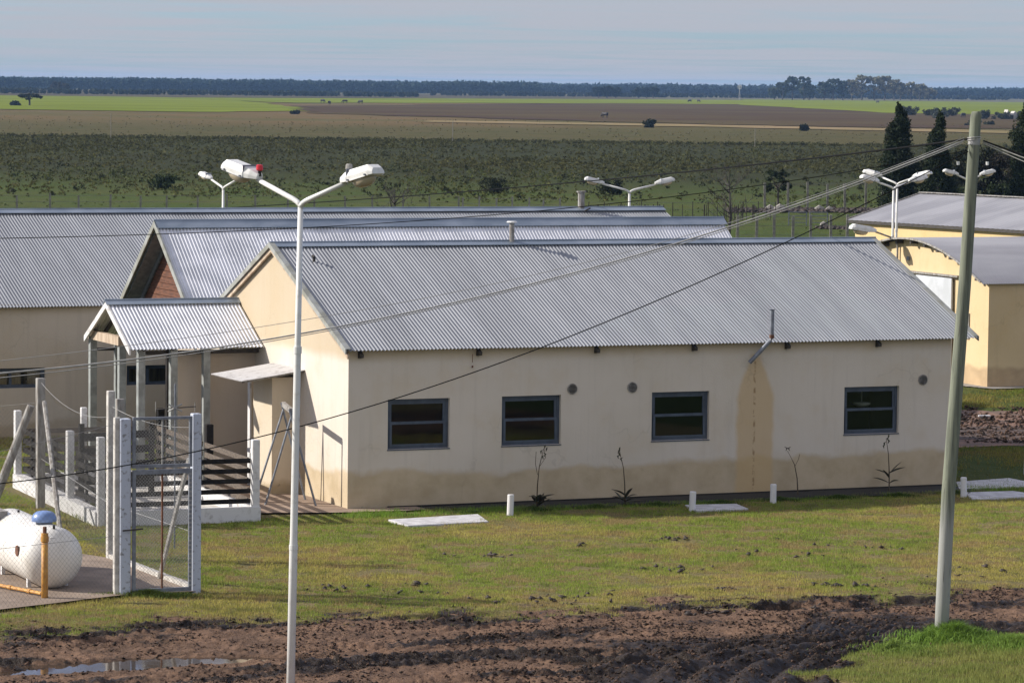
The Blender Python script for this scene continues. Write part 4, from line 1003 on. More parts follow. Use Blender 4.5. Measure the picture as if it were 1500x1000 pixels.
# local frame: x along the house (right), y away; corner A at the origin
PX, PY = 2.92, 6.45
MB().box(-.08, .12, -.0, PY, -.1, .27).build('kerb_wall', 'white_paint', pen)
MB().box(.12, PX + .08, -.10, .08, -.1, .27).build('kerb_wall', 'white_paint', pen)
MB().box(PX - .1, PX + .08, .08, PY, -.1, .27).build('kerb_wall', 'white_paint', pen)
MB().box(.12, PX - .1, PY - .15, PY, -.1, .27).build('kerb_wall', 'white_paint', pen)
MB().box(.12, PX - .1, .08, PY - .15, -.1, .05).build('floor', 'pale_concrete', pen)
for y in (0, 2.25, PY): post('post', Vector((.02, y, 0)), .13, .16, 1.62 if y == 0 else 1.52, 'white_paint', pen, 0)
for y in (0, 3.0, PY): post('post', Vector((PX, y, 0)), .14, .14, 1.5, 'white_paint' if y == 0 else 'black_board', pen, 0)
post('post', Vector((1.35, PY, 0)), .12, .12, 1.55, 'white_paint', pen, 0)
post('post', Vector((.35, .05, 0)), .12, .12, 1.85, 'white_paint', pen, 0)
for k in range(5):
    z = .33 + k * .185
    for (y0, y1) in ((.1, 2.15), (2.35, PY - .1)):
        MB().box(.10, .13, y0, y1, z, z + .095).build('board', 'black_board', pen)
    MB().box(.1, PX - .08, .02, .05, z, z + .085).build('board', 'black_board', pen)
    for (y0, y1) in ((.1, 2.9), (3.1, PY - .1)):
        MB().box(PX - .12, PX - .09, y0, y1, z, z + .095).build('board', 'board_wood', pen)
    MB().box(.1, PX - .1, PY - .12, PY - .09, z, z + .095).build('board', 'board_wood', pen)
for y in (.8, 1.5, 3.1, 4.0, 4.9, 5.8): MB().box(.131, .17, y - .04, y + .04, .28, 1.18).build('batten', 'black_board', pen)
MB().box(PX * .62, PX * .62 + .07, -.02, .018, .27, 1.16).build('batten', 'black_board', pen)
# feed troughs and dark clutter inside the pen
tr_ = root('timber_rack', 'low dark timber rack standing inside the board fence pen', 'rack', (-8.15, 67.2, 0), TH)
for k in range(4): MB().bar((0, .1 + k * .02, .35 + k * .28), (1.4, .1 + k * .05, .38 + k * .28), .03, .14).build('slat', 'black_board', tr_)
for x in (0, .7, 1.4): MB().box(x - .05, x + .05, .15, .23, 0, 1.45).build('upright', 'black_board', tr_)

# ------------------------------------------------------------------ slabs, marker stubs
for pts, nm, lb in (([(-2.24, 64.48), (-.60, 65.46), (-.39, 64.34), (-1.85, 63.61)], 'concrete_cover', 'large pale concrete cover slab in the grass near the house corner'),
                    ([(3.34, 67.28), (4.35, 67.55), (4.53, 66.78), (3.52, 66.36)], 'concrete_cover', 'small bluish white cover slab beside a marker stub below the middle windows'),
                    ([(9.02, 69.92), (10.06, 70.25), (10.6, 69.45), (9.05, 68.76)], 'concrete_cover', 'white cover slab right of the utility pole at the house corner'),
                    ([(9.1, 71.8), (10.3, 72.6), (10.9, 71.3), (9.0, 70.5)], 'concrete_cover', 'shaded grey paving slab behind the house corner on the right')):
    mb = MB(); mb.add([(x, y, -.05) for x, y in pts] + [(x, y, .035) for x, y in pts], [(3, 2, 1, 0), (4, 5, 6, 7), (0, 1, 5, 4), (1, 2, 6, 5), (2, 3, 7, 6), (3, 0, 4, 7)])
    tag(mb.build(nm, 'white_slab', bevel=.008), lb, 'slab', 'concrete covers along the house')
stub0 = None
for (x, y, h, lb) in ((0, 65.5, .40, 'leftmost short white marker stub, right of the large pale slab'), (3.45, 66.6, .37, 'short white marker stub at the left corner of the small cover slab'),
                      (5.08, 67.9, .38, 'short white marker stub below the rust stained flue'), (8.94, 69.3, .40, 'short white marker stub just right of the utility pole'), (10.78, 73.5, .48, 'pale stub at the right edge of the picture')):
    o = MB().tube([(0, 0, -.1), (0, 0, h - .015), (0, 0, h)], [.062, .062, .055], 16).build('marker_stub', 'white_paint', smooth=False)
    o.location = (x, y, 0); o.rotation_euler = (R(random.uniform(-2, 2)), R(random.uniform(-2, 2)), random.random() * 6); tag(o, lb, 'marker stub', 'white marker stubs along the house')
lit = MB().box(-.15, .15, -.08, .08, 0, .04).build('litter', 'white_slab', bevel=.01); lit.location = (11.6, 86.3, .03); tag(lit, 'scrap of white litter on the red dirt right of the utility pole', 'litter')

# canna plants by the wall
def leaf(mb, p, d, ln, w, droop):
    p = Vector(p); d = Vector(d).normalized(); sd = d.cross(Vector((0, 0, 1))).normalized(); pts = []
    n = 6
    for i in range(n + 1):
        q = i / n; c_ = p + d * ln * q + Vector((0, 0, -droop * q * q)); ww = w * math.sin(math.pi * min(1, .08 + q * .92)) ; pts.append((c_ - sd * ww, c_ + Vector((0, 0, -.25 * ww)), c_ + sd * ww))
    k0 = len(mb.v)
    for a in pts: mb.v += [tuple(x) for x in a]
    for i in range(n):
        for j in range(2): mb.f.append((k0 + i * 3 + j, k0 + i * 3 + j + 1, k0 + (i + 1) * 3 + j + 1, k0 + (i + 1) * 3 + j))
mat('canna_leaf', (.035, .045, .020), (.05, .035, .02), 9, .5); mat('canna_stem', (.08, .055, .03), (.05, .04, .02), 9, .8)
for (x, y, h, nl, lb, bend, sd) in ((.50, 66.50, 1.16, 11, 'canna plant with dark basal leaves and forked dry stalk below the second window', .12, 1), (2.20, 67.30, 1.05, 7, 'canna with drooping brown leaves between second and third window', -.12, 2),
                                    (5.66, 69.15, .90, 0, 'bare thin bent stalk right of the flue stain', -.22, 3), (7.55, 70.05, 1.08, 7, 'canna with two raised leaves below the rightmost window', -.08, 4)):
    random.seed(sd * 5)
    pl = root('canna_plant', lb, 'plant', (x, y, .0), 0, 'canna plants along the front wall')
    top = Vector((bend, 0, h)); pts = [Vector((0, 0, 0)), Vector((bend * .1, 0, h * .4)), Vector((bend * .35, 0, h * .7)), top]
    mb = MB().tube(pts, [.014, .011, .008, .005], 6)
    if sd == 1: mb.tube([pts[1] + Vector((0, 0, .2)), Vector((-.03, 0, h * .75)), Vector((-.02, 0, h * .95))], .006, 5); mb.tube([pts[2], Vector((.16, 0, h * .86)), Vector((.13, 0, h * 1.0))], .006, 5)
    if sd == 3: mb.tube([pts[2] + Vector((0, 0, -.05)), Vector((.0, 0, h * .82)), Vector((.02, 0, h * .93))], .005, 5)
    mb.build('stem', 'canna_stem', pl)
    mb = MB()
    for k in range(5 if sd != 3 else 2):   # dry seed heads
        q = top + Vector((random.uniform(-.05, .05), 0, -k * (.05 if sd != 3 else .0))); mb.tube([q, q + Vector((random.uniform(-.03, .03), 0, .05)), q + Vector((random.uniform(-.03, .03), 0, .08))], [.006, .018, .004], 5)
    mb.build('seed_heads', 'canna_leaf', pl)
    for k in range(nl):
        a = random.uniform(0, 6.28); lm = MB(); up_ = random.uniform(.4, 1.4)
        leaf(lm, (0, 0, random.uniform(.02, .25 if sd != 4 else .55)), (math.cos(a), .3 * math.sin(a), up_), random.uniform(.26, .42), random.uniform(.07, .10), random.uniform(.05, .22))
        lm.build('leaf', 'canna_leaf', pl)
random.seed(99)

# ------------------------------------------------------------------ grass blades
def blades(x, y, z, h, w, cols, lean=.5, name='lawn_grass', m='grass_blades'):
    n = len(x); a = rng.uniform(0, 2 * np.pi, n); la = rng.uniform(0, 2 * np.pi, n); ln = rng.uniform(.1, lean, n) * h
    dx, dy = np.cos(a) * w / 2, np.sin(a) * w / 2
    V = np.empty((n, 3, 3)); V[:, 0] = np.c_[x - dx, y - dy, z - .01]; V[:, 1] = np.c_[x + dx, y + dy, z - .01]
    V[:, 2] = np.c_[x + np.cos(la) * ln, y + np.sin(la) * ln, z + h]
    F = np.arange(n * 3).reshape(n, 3)
    o = npmesh(name, V.reshape(-1, 3), F, m, cols=np.repeat(cols, 3, 0)); o['kind'] = 'stuff'; return o
def grass_cols(x, y, seed=0):
    g1 = fbm(x * .5, y * .35, 4, 200 + seed); g2 = .55 * fbm(x * 1.6, y * 2.4, 3, 210 + seed) + .45 * fbm(x * 6, y * 7, 2, 215 + seed); r_ = rng.random(len(x))
    green = np.array([.25, .32, .055]); yel = np.array([.43, .38, .105]); brn = np.array([.34, .235, .12]); dk = np.array([.095, .125, .035])
    t1 = np.clip((g1 - .46) * 5, 0, 1)[:, None]; c_ = green * (1 - t1) + yel * t1
    t2 = np.clip((g2 - .50) * 7, 0, 1)[:, None]; c_ = c_ * (1 - .8 * t2) + brn * .8 * t2
    t3 = np.clip((.44 - g2) * 7, 0, 1)[:, None]; c_ = c_ * (1 - .6 * t3) + dk * .6 * t3
    return c_ * (0.7 + .6 * r_)[:, None]
def blocked(x, y):
    U, V = toUV(x, y); bl = (U > -.02) & (U < L + .05) & (V > -.06) & (V < D2 + .1)
    bl |= (U > -2.1) & (U < .1) & (V > -.45 + .15 * U) & (V < 5.2)         # apron
    bl |= (U > -.1) & (U < 1.3) & (V > -.5) & (V < .1)
    bl |= (U > 1.3) & (U < 13.0) & (V > -.55 - np.clip(U * .05, 0, .4)) & (V < .1)
    bl |= (x < -5.2) & (y > 50.9 + (x + 9.6) * 1.02) & (y < 61 + (x + 13) * -.02) & (y < 58.6 + (-6.6 - x) * 1.0) & (x < -5.0 - (y - 54.9) * .42)
    bl |= (np.abs(x + 1.3) < .75) & (np.abs(y - 64.5 - .5 * (x + 1.3)) < .38)
    bl |= (np.abs(x - 3.93) < .45) & (np.abs(y - 67.0 - .3 * (x - 3.9)) < .35)
    bl |= (np.abs(x - 9.7) < .6) & (np.abs(y - 69.6) < .5)
    xl = (x + 7.39) * CT + (y - 63.2) * ST; yl = -(x + 7.39) * ST + (y - 63.2) * CT
    bl |= (xl > -.09) & (xl < PX + .09) & (yl > -.1) & (yl < PY)
    return bl
n = 1150000
x = rng.uniform(-11.6, 13.2, n); y = 46.0 + (71 - 46.0) * rng.random(n) ** 1.05
k = np.abs(x) < (y * .1449 + 1.4); x, y = x[k], y[k]
zz_, mm, ww_, ii = yard(x, y)
dens = np.clip(1.15 - mm * 1.5 - np.clip(fbm(x * 1.6, y * 2.6, 4, 240) - .56, 0, 1) * 7, 0.0, 1); dens = np.where(ii > .2, np.clip(ii * 1.2, 0, 1), dens)
k = (rng.random(len(x)) < dens) & ~blocked(x, y); x, y, zz_, mm, ii = x[k], y[k], zz_[k], mm[k], ii[k]
c_ = grass_cols(x, y); c_ = c_ * (1 - .35 * mm[:, None]) 
isl = (ii > .4)[:, None]; gi = fbm(x * 2.6, y * 2.6, 3, 77)[:, None]; c_ = np.where(isl, (np.array([.18, .24, .055]) * (1 - gi) + np.array([.30, .29, .09]) * gi) * (0.6 + .7 * rng.random((len(x), 1))), c_)
h = (.018 + .038 * rng.random(len(x))) * (0.6 + .9 * fbm(x * 1.1, y, 3, 250)); h = np.where(ii > .3, h * 1.5 * (.35 + 1.3 * fbm(x * 2.2, y * 2.2, 3, 251)), h)
U_, V_ = toUV(x, y); near = (V_ > -1.3) & (U_ > -.5); h = np.where(near, h * 1.6, h); c_ = np.where(near[:, None], c_ * np.array([.75, .95, .8]), c_)
blades(x, y, zz_, h, np.full(len(x), .011), c_)
# lawn farther off: left of the pen and to the right of the house
n = 120000
x = rng.uniform(8, 16, n); y = rng.uniform(71, 97, n); k = (x < y * .1449 + 1.5) & ~((y > 79 + (x - 10) * .19) & (y < 88.3 + (x - 10) * .35)) & (y < 94.3 + (x - 12.8) * .4) | False
x, y = x[k], y[k]; k = ~blocked(x, y) & (rng.random(len(x)) < np.clip(fbm(x * .7, y * .5, 4, 500) * 4 - 1.3, .05, 1)); x, y = x[k], y[k]
blades(x, y, np.zeros(len(x)), .03 + .05 * rng.random(len(x)), np.full(len(x), .02), grass_cols(x, y, 5) * np.array([.62, .62, .55]), name='side_grass')
n = 60000
x = rng.uniform(-13, -5, n); y = rng.uniform(71, 79, n); k = (-x < y * .1449 + 1.0); x, y = x[k], y[k]; k = ~blocked(x, y); x, y = x[k], y[k]
blades(x, y, np.zeros(len(x)), .03 + .05 * rng.random(len(x)), np.full(len(x), .02), grass_cols(x, y, 5), name='side_grass')
n = 9000; x = rng.uniform(9, 16, n); y = rng.uniform(80, 89, n); k = (rng.random(n) < np.clip(fbm(x, y * 1.4, 3, 501) * 3 - 1, .05, 1)); x, y = x[k], y[k]
SIDE = (x, y)
# long grass round the utility pole foot, along posts and kerbs
def tuft(cx, cy, rx, ry, n, h0, col, name, label=None):
    a = rng.uniform(0, 2 * np.pi, n); q = np.abs(rng.normal(0, .55, n)); x = cx + np.cos(a) * q * rx; y = cy + np.sin(a) * q * ry
    z_, _, _, _ = yard(x, y); h = h0 * rng.uniform(.35, 1.1, n) * np.exp(-q * .8)
    # two segment bent blades
    w = rng.uniform(.008, .014, n); d = rng.uniform(0, 2 * np.pi, n); b_ = rng.uniform(.15, .7, n) * h; az = rng.uniform(0, 2 * np.pi, n)
    V = np.empty((n, 5, 3)); ca, sa = np.cos(az) * w / 2, np.sin(az) * w / 2
    V[:, 0] = np.c_[x - ca, y - sa, z_ - .02]; V[:, 1] = np.c_[x + ca, y + sa, z_ - .02]
    mx, my = x + np.cos(d) * b_ * .35, y + np.sin(d) * b_ * .35
    V[:, 2] = np.c_[mx + ca * .8, my + sa * .8, z_ + h * .65]; V[:, 3] = np.c_[mx - ca * .8, my - sa * .8, z_ + h * .65]
    V[:, 4] = np.c_[x + np.cos(d) * b_ * 1.1, y + np.sin(d) * b_ * 1.1, z_ + h * .9]
    i = np.arange(n)[:, None] * 5; F = np.concatenate([i + np.array([0, 1, 2]), i + np.array([0, 2, 3]), i + np.array([3, 2, 4])])
    c_ = np.array(col) * rng.uniform(.6, 1.35, (n, 1)); o = npmesh(name, V.reshape(-1, 3), F, 'grass_blades', cols=np.repeat(c_, 5, 0))
    o['kind'] = 'stuff'; return o
tuft(6.45, 50.85, .75, .5, 9000, .34, (.19, .30, .055), 'long_grass')
tuft(7.3, 50.5, 1.2, .7, 7000, .2, (.20, .30, .06), 'long_grass')
tuft(5.6, 50.0, .7, .5, 3500, .16, (.21, .29, .065), 'long_grass')
tuft(-5.6, 54.55, .9, .18, 2500, .16, (.17, .22, .05), 'long_grass')
tuft(-7.7, 65.3, .5, 2.2, 2500, .2, (.20, .23, .06), 'long_grass')
for q in range(9):
    p = UV(2.0 + q * 1.3, -1.15 - random.random() * .3); tuft(p.x, p.y, .5, .2, 700, .12, (.075, .12, .025), 'long_grass')

# clods of mud: small broken lumps
def clods(x, y, z, s, name, m):
    n = len(x); base = np.array([(1, 0, 0), (-1, 0, 0), (0, 1, 0), (0, -1, 0), (0, 0, 1), (0, 0, -.6)], float)
    V = base[None] * s[:, None, None] * rng.uniform(.5, 1.2, (n, 6, 1)); V[..., 2] *= .6
    V += rng.normal(0, .2, (n, 6, 3)) * s[:, None, None]
    V += np.c_[x, y, z + s * .2][:, None]
    T = np.array([(0, 2, 4), (2, 1, 4), (1, 3, 4), (3, 0, 4), (2, 0, 5), (1, 2, 5), (3, 1, 5), (0, 3, 5)])
    F = (np.arange(n)[:, None, None] * 6 + T).reshape(-1, 3)
    cc = np.where(rng.random((n, 1)) < .45, np.array([[.035, .026, .020]]), np.array([[.11, .07, .05]])) * rng.uniform(.6, 1.3, (n, 1))
    o = npmesh(name, V.reshape(-1, 3), F, 'leaves' if m == 'mix' else m, cols=np.repeat(cc, 6, 0)); o['kind'] = 'stuff'; return o
n = 150000; x = rng.uniform(-9, 10, n); y = rng.uniform(45.5, 58, n); z_, mm, ww_, ii = yard(x, y)
k = (rng.random(n) < np.clip(mm * .55 + ww_ * mm * .6, 0, 1) * np.clip(fbm(x * 1.5, y * 1.6, 3, 300) * 2.6 - .75, .06, 1)) & (np.abs(x) < y * .145 + 1); x, y, z_ = x[k], y[k], z_[k]
clods(x, y, z_, .009 + .034 * rng.random(len(x)) ** 4, 'mud_clods', 'mix')
clods(SIDE[0], SIDE[1], np.full(len(SIDE[0]), .015), .015 + .07 * rng.random(len(SIDE[0])) ** 3, 'mud_clods', 'mix')
px, py = [], []
for cx, cy, sp_, nn in ((2.88, 62.2, .22, 14), (4.4, 56.2, .08, 7), (5.08, 56.6, .12, 10), (5.56, 56.66, .18, 14), (-1.52, 56.1, .1, 8), (2.88, 58.3, .25, 16), (-.54, 59.72, .3, 12), (3.42, 56.0, .1, 8), (2.9, 53.8, .15, 20), (4.6, 54.3, .12, 16), (.7, 55, .5, 30), (-2.5, 55.6, .6, 20), (4.9, 60.3, .4, 10), (1.4, 61.3, .1, 4), (7.5, 58.5, .6, 14), (6.0, 61.5, .5, 10)):
    px += list(cx + rng.normal(0, sp_ * 1.3, nn)); py += list(cy + rng.normal(0, sp_ * .7, nn))
px, py = np.array(px), np.array(py); z_, _, _, _ = yard(px, py)
clods(px, py, z_ + .015, rng.uniform(.02, .075, len(px)), 'lawn_clods', 'clod')

# ------------------------------------------------------------------ foliage
def leafcloud(centers, radii, nper, size, col, colvar=.35, seed=0, flat=.0):
    """many small triangles scattered through clump volumes"""
    centers = np.asarray(centers, float); radii = np.asarray(radii, float)
    if radii.ndim == 1: radii = np.repeat(radii[:, None], 3, 1)
    n = len(centers) * nper
    c = np.repeat(centers, nper, 0); r = np.repeat(radii, nper, 0)
    d = rng.normal(0, 1, (n, 3)); d /= np.linalg.norm(d, axis=1)[:, None]; q = rng.random(n) ** .45
    p = c + d * q[:, None] * r
    s = size * rng.uniform(.6, 1.4, n)
    a = rng.normal(0, 1, (n, 3)); a /= np.linalg.norm(a, axis=1)[:, None]; b_ = np.cross(a, rng.normal(0, 1, (n, 3))); b_ /= np.linalg.norm(b_, axis=1)[:, None]
    V = np.empty((n, 3, 3)); V[:, 0] = p + a * s[:, None]; V[:, 1] = p - a * s[:, None] * .6 + b_ * s[:, None] * .7; V[:, 2] = p - a * s[:, None] * .5 - b_ * s[:, None] * .7
    cc = np.repeat(rng.uniform(1 - colvar, 1 + colvar, len(centers)), nper)[:, None] * rng.uniform(.75, 1.25, (n, 1)) * np.asarray(col)
    return V.reshape(-1, 3), np.repeat(cc, 3, 0)
def mkleaf(name, V, C, parent=None):
    return npmesh(name, V, np.arange(len(V)).reshape(-1, 3), 'leaves', parent, cols=np.clip(C, 0, 1))

def cypress(x, y, h, w, label, seed, lean=0, split=(0, 0)):
    r_ = np.random.default_rng(seed)
    t = root('cypress_tree', label, 'tree', (x, y, 0), 0, 'cypresses behind the yellow shed')
    MB().tube([(0, 0, -.1), (lean * .1, 0, h * .5), (lean * .2, 0, h * .95)], [.18, .10, .02], 8).build('trunk', 'bark', t)
    n = 520; q = r_.random(n) ** .85; zc = .25 + (h - .25) * q
    prof = w * np.clip(np.minimum((zc / h + .05) * 5, 1) * (1 - (zc / h) ** 5.5) ** .7 * (1 - .36 * zc / h), .04, 1) * (1 + .22 * np.sin(zc * 2.1 + seed) * (zc / h))
    a = r_.uniform(0, 6.28, n); rr = prof * r_.uniform(.45, .92, n); C = np.c_[np.cos(a) * rr + lean * zc / h, np.sin(a) * rr, zc]
    C[:, 2] -= np.where(C[:, 0] > w * .15, split[0], 0) * np.clip(zc / h - .3, 0, 1) - np.where(C[:, 0] < -w * .15, split[1], 0) * 0
    C[:, 2] -= np.where(C[:, 0] < -w * .12, split[1], 0) * np.clip(zc / h - .3, 0, 1)
    RR = np.c_[prof * .28 + .05, prof * .28 + .05, .22 + .25 * r_.random(n)]
    V, Cc = leafcloud(C, RR, 34, .075, (.022, .032, .014), .4)
    # upright second leader
    mkleaf('crown', V, Cc, t)
    return t
cypress(22.55, 208.0, 6.95, 1.30, 'tallest dark cypress behind the yellow shed, left of the utility pole', 1, 0, (0, .9))
cypress(24.75, 206.0, 6.5, 1.18, 'shorter pointed dark cypress just left of the utility pole', 2, 0, (2.6, .8))
cypress(29.9, 206.0, 7.4, 1.35, 'dark cypress cut by the right edge of the picture', 3)

def broadtree(name, label, x, y, h, w, col, seed, trunk=.18, base=.25, nclump=60, nper=40, leafs=.12, group=None, cat='tree', flat=False, limbs=6):
    r_ = np.random.default_rng(seed)
    t = root(name, label, cat, (x, y, 0), 0, group)
    mb = MB().tube([(0, 0, -.1), (r_.uniform(-.03, .03) * h, 0, h * base), (r_.uniform(-.06, .06) * h, 0, h * .75)], [trunk, trunk * .7, trunk * .2], 7)
    for k in range(limbs):
        a = r_.uniform(0, 6.28); z0_ = h * (base + .15 * r_.random()); mb.tube([(0, 0, z0_), (math.cos(a) * w * .35, math.sin(a) * w * .35, h * .62), (math.cos(a) * w * .75, math.sin(a) * w * .7, h * r_.uniform(.7, .92))], [trunk * .5, trunk * .3, trunk * .08], 5)
    mb.build('trunk', 'bark', t)
    if nclump:
        a = r_.uniform(0, 6.28, nclump); q = r_.random(nclump) ** .5
        zc = h * (base + (1 - base) * (r_.random(nclump) ** (.6 if not flat else .3)))
        env = np.sqrt(np.clip(1 - ((zc / h - (base + .55 * (1 - base))) / (.55 * (1 - base))) ** 2, .05, 1)) if not flat else 1
        C = np.c_[np.cos(a) * w * q * env, np.sin(a) * w * q * env, zc * .93]; RR = np.full((nclump, 3), w * .2) * r_.uniform(.6, 1.3, (nclump, 1)); RR[:, 2] *= .75 if not flat else .35
        V, Cc = leafcloud(C, RR, nper, leafs, col, .35); mkleaf('crown', V, Cc, t)
    return t
def baretree(x, y, h, w, label, seed, m='bark_pale', n1=9):
    r_ = np.random.default_rng(seed); t = root('bare_tree', label, 'tree', (x, y, 0), 0)
    mb = MB().tube([(0, 0, -.1), (.02 * h, 0, h * .3), (-.01 * h, 0, h * .9)], [.10, .07, .012], 6); mb.build('trunk', m, t)
    mb = MB()
    for k in range(n1):
        z0_ = h * r_.uniform(.12, .7); a = r_.uniform(0, 6.28); ln = w * r_.uniform(.5, 1.0); e = Vector((math.cos(a) * ln, math.sin(a) * ln, min(h, z0_ + ln * r_.uniform(.5, 1.2)))); s0 = Vector((0, 0, z0_)); md = s0.lerp(e, .5) + Vector((0, 0, -.08 * ln))
        mb.tube([s0, md, e], [.028, .017, .006], 5)
        for j in range(8):
            p = s0.lerp(e, r_.uniform(.3, .95)); mb.tube([p, p + Vector((r_.normal(0, .28), r_.normal(0, .28), abs(r_.normal(.35, .25)))) * w * .45], [.012, .004], 4)
    mb.build('branch', m, t); return t
baretree(11.4, 187.0, 4.2, 1.5, 'leafless tree behind the right end of the wing roof', 4, n1=24)
baretree(-6.4, 190.0, 2.6, 1.5, 'low leafless tree right of the foreground lamp head', 5, n1=18)
baretree(7.3, 186, 1.9, .9, 'sparse leafless sapling right of the lamp behind the rear roof', 8, n1=9)
broadtree('green_tree', 'small round green tree beside the fence in front of the scrub', 17.5, 234.0, 2.65, .95, (.030, .042, .018), 6, .09, .42, 30, 40, .10)
broadtree('acacia_tree', 'lone flat topped tree in the bright field at far left', -150.5, 1099, 3.6, 3.6, (.035, .042, .022), 7, .35, .55, 40, 30, .4, flat=True)
def bush(x, y, h, w, label, col=(.030, .036, .018), seed=1, ls=.1, nc=26):
    r_ = np.random.default_rng(seed); t = root('bush', label, 'bush', (x, y, 0), 0, 'dark bushes in the fields')
    C = np.c_[r_.normal(0, w * .33, nc), r_.normal(0, w * .33, nc), r_.uniform(.1, .75, nc) * h]; V, Cc = leafcloud(C, np.full((nc, 3), h * .27), 40, ls, col); mkleaf('foliage', V, Cc, t)
bush(-1.4, 262, 1.4, 1.5, 'dark low bush in the scrub above the middle of the rear roof', seed=11)
bush(-26, 262, 1.2, 1.4, 'dark bush in the scrub left of the left lamp', (.03, .045, .018), 12)
bush(6.9, 262, 1.2, 1.6, 'dark bush behind the middle twin lamp', seed=13)
bush(26.5, 694, 1.7, 1.0, 'single round dark bush on the pale strip in the distant field', seed=14, ls=.25)
bush(54.6, 668, 1.3, 1.0, 'small dark bush on the pale strip left of the tallest cypress', seed=15, ls=.25)
bush(-153, 1085, 1.6, 2.0, 'low bush beside the lone flat topped tree', seed=16, ls=.4)
bush(-56, 905, 1.1, 1.5, 'tiny bush at the edge of the distant bright field', seed=17, ls=.3)
for k, (x, y, w, h, lb) in enumerate(((122, 1100, 3.6, 3.0, 'grey green bush just right of the tallest cypress top, on the ploughed edge'), (128, 1090, 3.4, 2.6, 'grey green bush midway between the two left cypresses'), (134, 1085, 3.6, 2.8, 'grey green bush above the shorter cypress'),
                               (119, 990, 3.0, 2.4, 'round grey green bush just left of the utility pole top'), (131, 985, 2.8, 2.6, 'grey green bush right behind the utility pole top'), (136, 985, 2.6, 2.4, 'grey green bush touching the left side of the distant ruin'), (142, 990, 2.4, 2.4, 'grey green bush right of the distant ruin'), (104, 800, 2.4, 1.3, 'low wide bush below the distant ruin'), (110, 820, 1.6, .9, 'tiny bush right of the low wide bush below the ruin'))):
    bush(x, y, h, w, lb, (.065, .070, .045), 30 + k, .35, 18)

# dense evergreens behind the yellow shed
for k, (x, y, h, w, col) in enumerate(((27.2, 232, 3.6, 2.0, (.020, .026, .012)), (29.6, 230, 4.4, 2.2, (.018, .022, .011)), (32.0, 229, 4.2, 2.1, (.030, .026, .017)), (34.6, 231, 4.4, 2.2, (.018, .024, .011)), (37.0, 228, 4.0, 2.0, (.022, .03, .013)), (30.9, 222, 2.2, 1.6, (.03, .042, .016)), (34.2, 220, 2.0, 1.8, (.034, .05, .018)), (27.6, 222, 1.8, 1.6, (.034, .048, .018)), (39.5, 226, 4.0, 2.2, (.02, .026, .012)))):
    broadtree('evergreen_tree', ('dark evergreen', 'bright low shrubby evergreen')[h < 2.5] + ' of the thicket behind the yellow shed, ' + ('left end', 'just right of the utility pole', 'centre', 'behind the bare trees', 'right part', 'under the utility pole lamp', 'at the roof edge right', 'left of the pole lamp', 'beyond the right edge')[k], x, y, h, w, col, 60 + k, .12, .05, 80, 46, .11, group='thicket behind the yellow shed')
for k, (x, y) in enumerate(((31.6, 214), (33.2, 213), (35.2, 214))):
    baretree(x, y, 3.2, 1.3, ('left', 'middle', 'right')[k] + ' pale leafless tree of the three before the dark thicket', 80 + k, n1=14)
for o in list(bpy.data.objects):
    if o.name.startswith('bare_tree') and 'thicket' in o.get('label', ''): o['group'] = 'pale bare trees at the thicket'

# groves far away
def grove(items, group, label, col):
    names = ['leftmost', 'second from the left', 'third from the left', 'fourth from the left', 'fifth from the left', 'sixth from the left', 'seventh from the left', 'eighth from the left', 'rightmost']
    for k, (x, y, h, w) in enumerate(items):
        rank = sorted(range(len(items)), key=lambda i: items[i][0] / items[i][1]).index(k)
        broadtree('eucalyptus_tree', label + ', ' + (names[rank] if rank < len(items) - 1 else 'rightmost'), x, y, h, w, col, 1000 + k + int(x), .5, .22, 46, 34, .75, group=group, limbs=7)
grove([(181, 2395, 12, 5), (188, 2400, 16.5, 5.2), (195, 2390, 17, 4.6), (201, 2420, 11, 5), (176, 2400, 8.5, 4.5)], 'dark grove on the horizon', 'dark tree of the far grove left of the cypresses', (.065, .085, .055))
grove([(213, 2440, 13, 5), (220, 2450, 15.5, 6), (227, 2450, 14, 5)], 'round grove on the horizon', 'rounded dark tree of the middle far grove', (.060, .080, .052))
grove([(240, 2520, 15, 6), (248, 2530, 18.5, 6.5), (257, 2530, 17.5, 6.5), (265, 2540, 18, 6.5), (274, 2560, 15.5, 6), (283, 2600, 13, 6), (293, 2620, 14, 6.5), (303, 2650, 12.5, 6), (313, 2680, 9.5, 6)], 'large pale grove on the horizon', 'tall olive tree of the largest far grove', (.19, .18, .11))
grove([(56, 2370, 7.5, 4), (62, 2380, 8.2, 4.5), (68, 2385, 7.6, 4)], 'left low grove on the horizon', 'low dark tree of the left small grove', (.025, .042, .030))
grove([(86, 2460, 7, 4), (92, 2470, 7.4, 4.5), (97, 2480, 8, 4)], 'right low grove on the horizon', 'low dark tree of the right small grove', (.025, .042, .030))
grove([(-285, 2200, 7, 4), (-277, 2180, 6, 3.4)], 'trees at the far left', 'faint tree before the forest at the far left edge', (.05, .05, .035))
